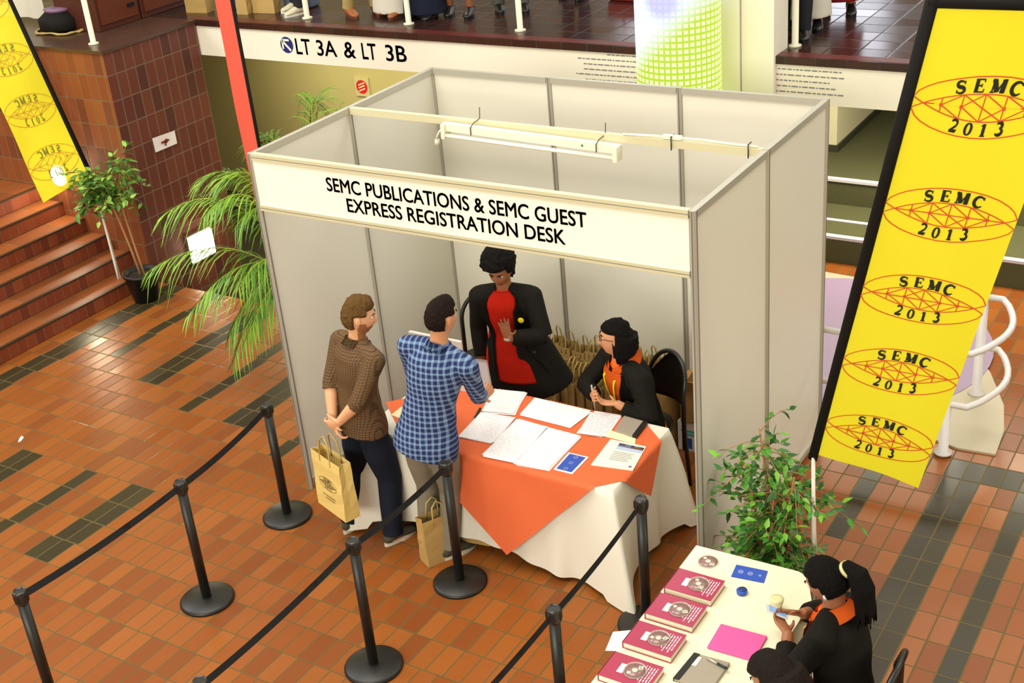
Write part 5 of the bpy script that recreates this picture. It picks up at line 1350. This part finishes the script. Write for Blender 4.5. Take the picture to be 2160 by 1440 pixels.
P2, K2 = person('person', 'man in a blue checked shirt seen from behind at the desk', dict(
    H=1.76, f=(-.1, 1), fh=(.22, .95, -.12), pelvis=(1.335, -.285, .935), lean=(.10, .05, -.01), skin=sk_tan, hair=h_dark, style='brush', noise=.005, nfreq=70, head=(1.47, -.19, 1.686),
    larm=dict(w=(1.13, .02, .99), pole=(-.5, -.6, -.2), hd=(.3, .8, 0), hn=(.3, 0, -.7), ts=1, curl=.5),
    rarm=dict(w=(1.485, .10, 1.0), pole=(.5, -.5, -.7), hd=(.05, .6, .12), hn=(-.8, 0, -.3), ts=-1, curl=.45),
    lleg=dict(ankle=(1.20, -.25, .085), toe=(-.05, 1, 0)), rleg=dict(ankle=(1.375, -.255, .085), toe=(.38, .92, 0)),
    clothes=dict(trousers=c_greyt, shoes=s_olive, shirt=m_bl, collar_m=m_bl, hem=-.21, sleeve=.55, cuff=True, leg_r=1.1)))
t = thing('held_paper', (1.40, .25, 1.05), 'white sheet of paper held up by the man in the blue checked shirt', 'paper')
b = B(); grid(b, lambda u, v: (1.325 + .155 * u - .02 * v + .0, .245 + .01 * sin(pi * u), .965 + .205 * v + .02 * u * v), 8, 8); bmesh.ops.solidify(b, geom=list(b.faces), thickness=.0008); obj('sheet', b, m_sheet2, t)
# red tab at his hem
P3, K3 = person('person', 'standing woman in a long black coat and red top raising an open hand', dict(
    H=1.70, female=True, f=(.30, -.95), fh=(.18, -.88, -.36), gaze=(.1, -.9, -.2), pelvis=(1.19, .96, .885), lean=(-.02, -.07, -.01), skin=sk_br, lips=mat('brown_lips', '#5e3026', .45), hair=h_black, style='afro', noise=.014, nfreq=55, head=(1.205, .865, 1.515), shw=.185,
    larm=dict(w=(1.30, .735, 1.085), pole=(.8, .5, -.5), hd=(-.15, -.05, 1.0), hn=(.35, -.9, .1), ts=1, curl=.08, spread=.16, thumb=.35),
    rarm=dict(w=(.985, .86, .80), pole=(-.6, .6, 0), hd=(.05, -.1, -1), hn=(.9, -.2, 0), ts=1, curl=.3),
    lleg=dict(ankle=(1.28, 1.02, .083)), rleg=dict(ankle=(1.10, 1.0, .083)),
    clothes=dict(trousers=c_black, shoes=s_blk, shirt=cloth_m('red_knit', '#dc2c18'), hem=-.30, sleeve=-1, collar=True, jacket=c_black, jhem=-.62, jacket_off=.026, flare=.11, fl_shift=(.10, .0, 0), jsleeve=.88,
                 blouse=cloth_m('red_knit', '#dc2c18'), open=[(.93, -.70, .75), (.75, -.42, .60), (.40, -.40, .55), (.10, -.62, .58), (-.30, -.98, .60)], buttons=[(.42, 0), (.12, 0)], lapel=.42, jtop=.93, neckfill=True)))
fr3 = K3['front']
t = None
b = B(); p = fr3(.62, -.62, .02); n3 = K3['fs']; ell(b, p, .021, .021, .021, sub=3)
for v in b.verts: v.co = Vector(p) + (v.co - Vector(p)) - n3 * ((v.co - Vector(p)).dot(n3)) * .75
obj('badge', b, mat('yellow_badge', '#f0dc10', .4), P3)
b = B(); w3 = K3['arms']['l'][2]; tube(b, [Vector((w3.x, w3.y, w3.z - .012)), Vector((w3.x, w3.y, w3.z + .003))], .029, 16); obj('bracelet', b, m_alu, P3)
P4, K4 = person('person', 'seated woman with a black bob, glasses, orange shirt and yellow lanyard at the desk', dict(
    H=1.66, female=True, f=(-.50, -.85), fh=(-.88, -.45, .10), pelvis=(2.13, .985, .50), lean=(-.05, -.09, -.02), skin=sk_tan, lips=mat('pink_lips', '#b0655a', .5), hair=h_black, style='bob', noise=.010, nfreq=40, head=(2.065, .815, 1.19), fat=1.1, shw=.19,
    larm=dict(w=(2.15, .63, .83), pole=(.7, .1, -.6), hd=(-.9, -.25, .0), hn=(.1, .1, 1), ts=1, curl=.45, thumb=.5),
    rarm=dict(w=(1.965, .70, .80), pole=(-.8, .4, -.4), hd=(.1, -.6, .35), hn=(.8, .2, .2), ts=1, curl=.7, thumb=.7),
    lleg=dict(ankle=(2.20, .52, .083)), rleg=dict(ankle=(1.98, .50, .083)),
    clothes=dict(trousers=c_black, shoes=s_blk, shirt=cloth_m('orange_shirt_cloth', '#f07028'), hem=-.1, sleeve=-1, jacket=c_black, jhem=-.2, jacket_off=.028, jsleeve=.82, blouse=cloth_m('orange_shirt_cloth', '#f07028'), collar_m=cloth_m('orange_shirt_cloth', '#f07028'),
                 open=[(.93, -.75, .75), (.70, -.50, .55), (.35, -.42, .45), (.0, -.5, .5)], lanyard=.32, lapel=.35)))
b = B(); hm4 = K4['hm']
for sg in (-1, 1):
    tube(b, [hm4((sg * .033 + .021 * cos(a * pi / 10), .101 - .012 * abs(cos(a * pi / 10)) * (1 if cos(a * pi / 10) * sg > 0 else 0), .010 + .016 * sin(a * pi / 10))) for a in range(21)], .0022, 6, caps=False)
    tube(b, [hm4((sg * .054, .090, .014)), hm4((sg * .077, .03, .016)), hm4((sg * .080, -.01, .012))], .0022, 6)
tube(b, [hm4((-.012, .103, .012)), hm4((.012, .103, .012))], .0022, 6)
obj('glasses', b, m_black, P4)
b = B(); w4 = K4['arms']['r'][2]
t = thing('pen', tuple(w4), 'silver pen held by the seated woman at the registration desk', 'pen')
tube(b, [w4 + Vector((.03, -.075, -.05)), w4 + Vector((.005, -.06, .12))], .006, 10); obj('barrel', b, m_alu, t)
P5, K5 = person('person', 'woman with a ponytail and orange collar looking at her phone at the book table', dict(
    H=1.66, female=True, f=(-1.0, .02), fh=(-.86, .06, -.50), pelvis=(4.20, -1.04, .49), lean=(-.06, .02, -.02), skin=sk_br2, lips=mat('brown_lips', '#5e3026', .45), hair=h_black, style='pony', noise=.003, nfreq=70, head=(4.065, -.945, 1.15), fat=1.08, shw=.19, pony_dir=(.25, -.12, -1),
    larm=dict(w=(3.90, -1.005, .835), pole=(.2, -.9, -.5), hd=(-.55, .45, .15), hn=(.2, .3, .9), ts=1, curl=.55, thumb=.6),
    rarm=dict(w=(3.92, -.86, .85), pole=(.2, .9, -.5), hd=(-.7, -.25, .05), hn=(-.1, -.6, -.4), ts=1, curl=.45, thumb=.6),
    lleg=dict(ankle=(3.95, -1.15, .083)), rleg=dict(ankle=(3.96, -.95, .083)),
    clothes=dict(trousers=c_black, shoes=s_blk, shirt=cloth_m('orange_shirt_cloth', '#f07028'), hem=-.1, sleeve=-1, jacket=c_black, jhem=-.2, jacket_off=.028, jsleeve=.74, blouse=cloth_m('orange_shirt_cloth', '#f07028'), collar_m=cloth_m('orange_shirt_cloth', '#f07028'),
                 open=[(.93, -.6, .6), (.70, -.45, .45), (.35, -.3, .3), (.0, -.3, .3)], lanyard=.4, lapel=.35)))
b = B(); hm5 = K5['hm']
for sg in (-1, 1): tube(b, [hm5((sg * .083, -.004, -.025)), hm5((sg * .085, -.004, -.055))], [.006, .009], 10)
obj('earring', b, mat('silver_earring', '#d8ccc8', .25, metal=.6), P5)
t = thing('phone', (3.825, -.925, .875), 'white mobile phone held by the ponytailed woman', 'phone')
Mp = frame((3.815, -.93, .878), (.30, -.62, .05), (.75, .35, -.42))
b = B(); box(b, -.032, .032, -.058, .058, -.004, .004, Mp); bev(obj('phone_body', b, mat('phone_white', '#e6e2de', .3), t), .003)
b = B(); box(b, -.026, .026, -.04, .046, .004, .0046, Mp); obj('screen', b, mat('phone_screen', '#5c86b8', .2, emit='#7fa8d8', estr=.6), t)
t = thing('cup_lid', (3.76, -.77, BT), 'cream paper cup standing beyond the phone on the book table', 'cup')
b = B(); lathe2(b, [(.024, 0), (.032, .06), (.034, .062), (.034, .066), (.030, .066)], 28, (3.755, -.77, BT + .001)); obj('cup_body', b, mat('cream_cup', '#e2d9b2', .5), t)
b = B(); lathe2(b, [(.0335, .0665), (.036, .068), (.035, .075), (.02, .077)], 28, (3.755, -.77, BT + .001)); obj('lid', b, mat('cream_lid', '#d8cf9f', .45), t)
P6, K6 = person('person', 'dark haired person at the bottom edge, only the top of the head showing', dict(
    H=1.66, female=True, f=(-1.0, .0), fh=(-.85, .15, -.5), pelvis=(4.21, -1.79, .48), lean=(-.06, .07, -.02), skin=sk_br2, hair=mat('dark_brown_black_hair', '#1a110d', .7, .15, bump=.8, bscale=120, var=.3, vscale=60), style='bob', noise=.004, nfreq=50, head=(4.085, -1.655, 1.14), eyes=True,
    larm=dict(w=(3.93, -1.85, .85), pole=(.2, -.9, -.5), hd=(-.7, .1, 0), hn=(0, 0, -1), ts=1, curl=.3), rarm=dict(w=(3.93, -1.55, .85), pole=(.2, .9, -.5), hd=(-.7, -.1, 0), hn=(0, 0, -1), ts=-1, curl=.3),
    lleg=dict(ankle=(3.95, -1.9, .083)), rleg=dict(ankle=(3.96, -1.65, .083)),
    clothes=dict(trousers=c_black, shoes=s_blk, shirt=c_black, hem=-.1, sleeve=.85)))
# people standing in the upper hall, of whom the photo shows legs and feet
def stander(label, x, y, yaw, legs, shoes, top, skin=sk_br, hair=h_black, H=1.68, skirt=None, gap=.1, sh=.06):
    f = Vector((cos(yaw), sin(yaw), 0)); r = Vector((f.y, -f.x, 0)); p = Vector((x, y, 2.3 + .525 * H)); g = 2.3 + .0485 * H
    an = lambda sg, d: tuple(Vector((x, y, g)) + r * sg * gap + f * d)
    person('person', label, dict(H=H, f=(f.x, f.y), pelvis=tuple(p), skin=skin, hair=hair, style='short', noise=.004, nfreq=50, vox=.011, cvox=.014, eyes=False,
        larm=dict(w=tuple(p - r * .27 + f * .05 - Z3 * .02), curl=.3, hn=tuple(r), ts=1), rarm=dict(w=tuple(p + r * .27 + f * .05 - Z3 * .02), curl=.3, hn=tuple(-r), ts=-1),
        lleg=dict(ankle=an(-1, .03), toe=tuple(f)), rleg=dict(ankle=an(1, -.05), toe=tuple(f)),
        clothes=dict(trousers=None if skirt else legs, skirt=skirt, skirt_h=sh, shoes=shoes, shirt=top, sleeve=.9)))
s_snk = (mat('cream_sneaker', '#cfc8a8', .7), mat('white_sole', '#d8d4c8', .6)); s_tan = (mat('tan_leather', '#9a5a34', .5), mat('tan_sole', '#5a3420', .6)); s_red = (mat('red_leather', '#9c2a22', .4), mat('cream_sole', '#c8b890', .6))
c_dgrey = cloth_m('dark_grey_cloth', '#2a2a30'); c_wht = cloth_m('off_white_cloth', '#cfc8b8'); c_khaki = cloth_m('khaki_cloth', '#a8935c'); c_dn = cloth_m('navy_dress_cloth', '#191d2e'); c_gr = cloth_m('grey_cloth', '#5c5a52'); c_jean = cloth_m('blue_jeans', '#232c3e'); c_mar = cloth_m('dark_red_cloth', '#7a1418')
stander('person in dark trousers and cream sneakers on the upper floor', -2.97, 3.98, -1.9, c_dgrey, s_snk, c_dgrey)
stander('person in khaki trousers and tan shoes on the upper floor', -2.20, 4.02, -.5, c_khaki, s_tan, c_wht, gap=.12)
stander('person in a long off white skirt on the upper floor', -1.88, 4.08, -1.6, None, s_tan, c_wht, skirt=c_wht, sh=.04)
stander('person in a long navy skirt on the upper floor', -1.50, 4.05, -1.5, None, s_blk, c_dn, skirt=c_dn, sh=.05)
stander('person with bare legs and black shoes on the upper floor beside the navy skirt', -1.20, 4.18, -1.2, None, s_blk, c_dgrey, skirt=c_dgrey, sh=.45)
stander('person in grey trousers and black shoes on the upper floor', -.80, 4.42, -.9, c_gr, s_blk, c_gr, gap=.11)
stander('person in blue jeans far back on the upper floor', -.45, 5.0, -1.5, c_jean, s_blk, c_dn)
stander('person in red shoes on the upper floor near the light screen', .34, 5.25, -.4, c_jean, s_red, c_mar)
stander('person in dark trousers right of the white column on the upper floor', 2.02, 4.05, -1.2, c_dgrey, s_blk, c_dgrey, gap=.08)
stander('person in a cream skirt right of the white column on the upper floor', 2.0, 4.36, -1.2, None, s_blk, c_wht, skirt=c_wht, sh=.10)
stander('person in a dark red dress right of the white column on the upper floor', 2.10, 4.88, -1.2, None, s_blk, c_mar, skirt=c_mar, sh=.12)
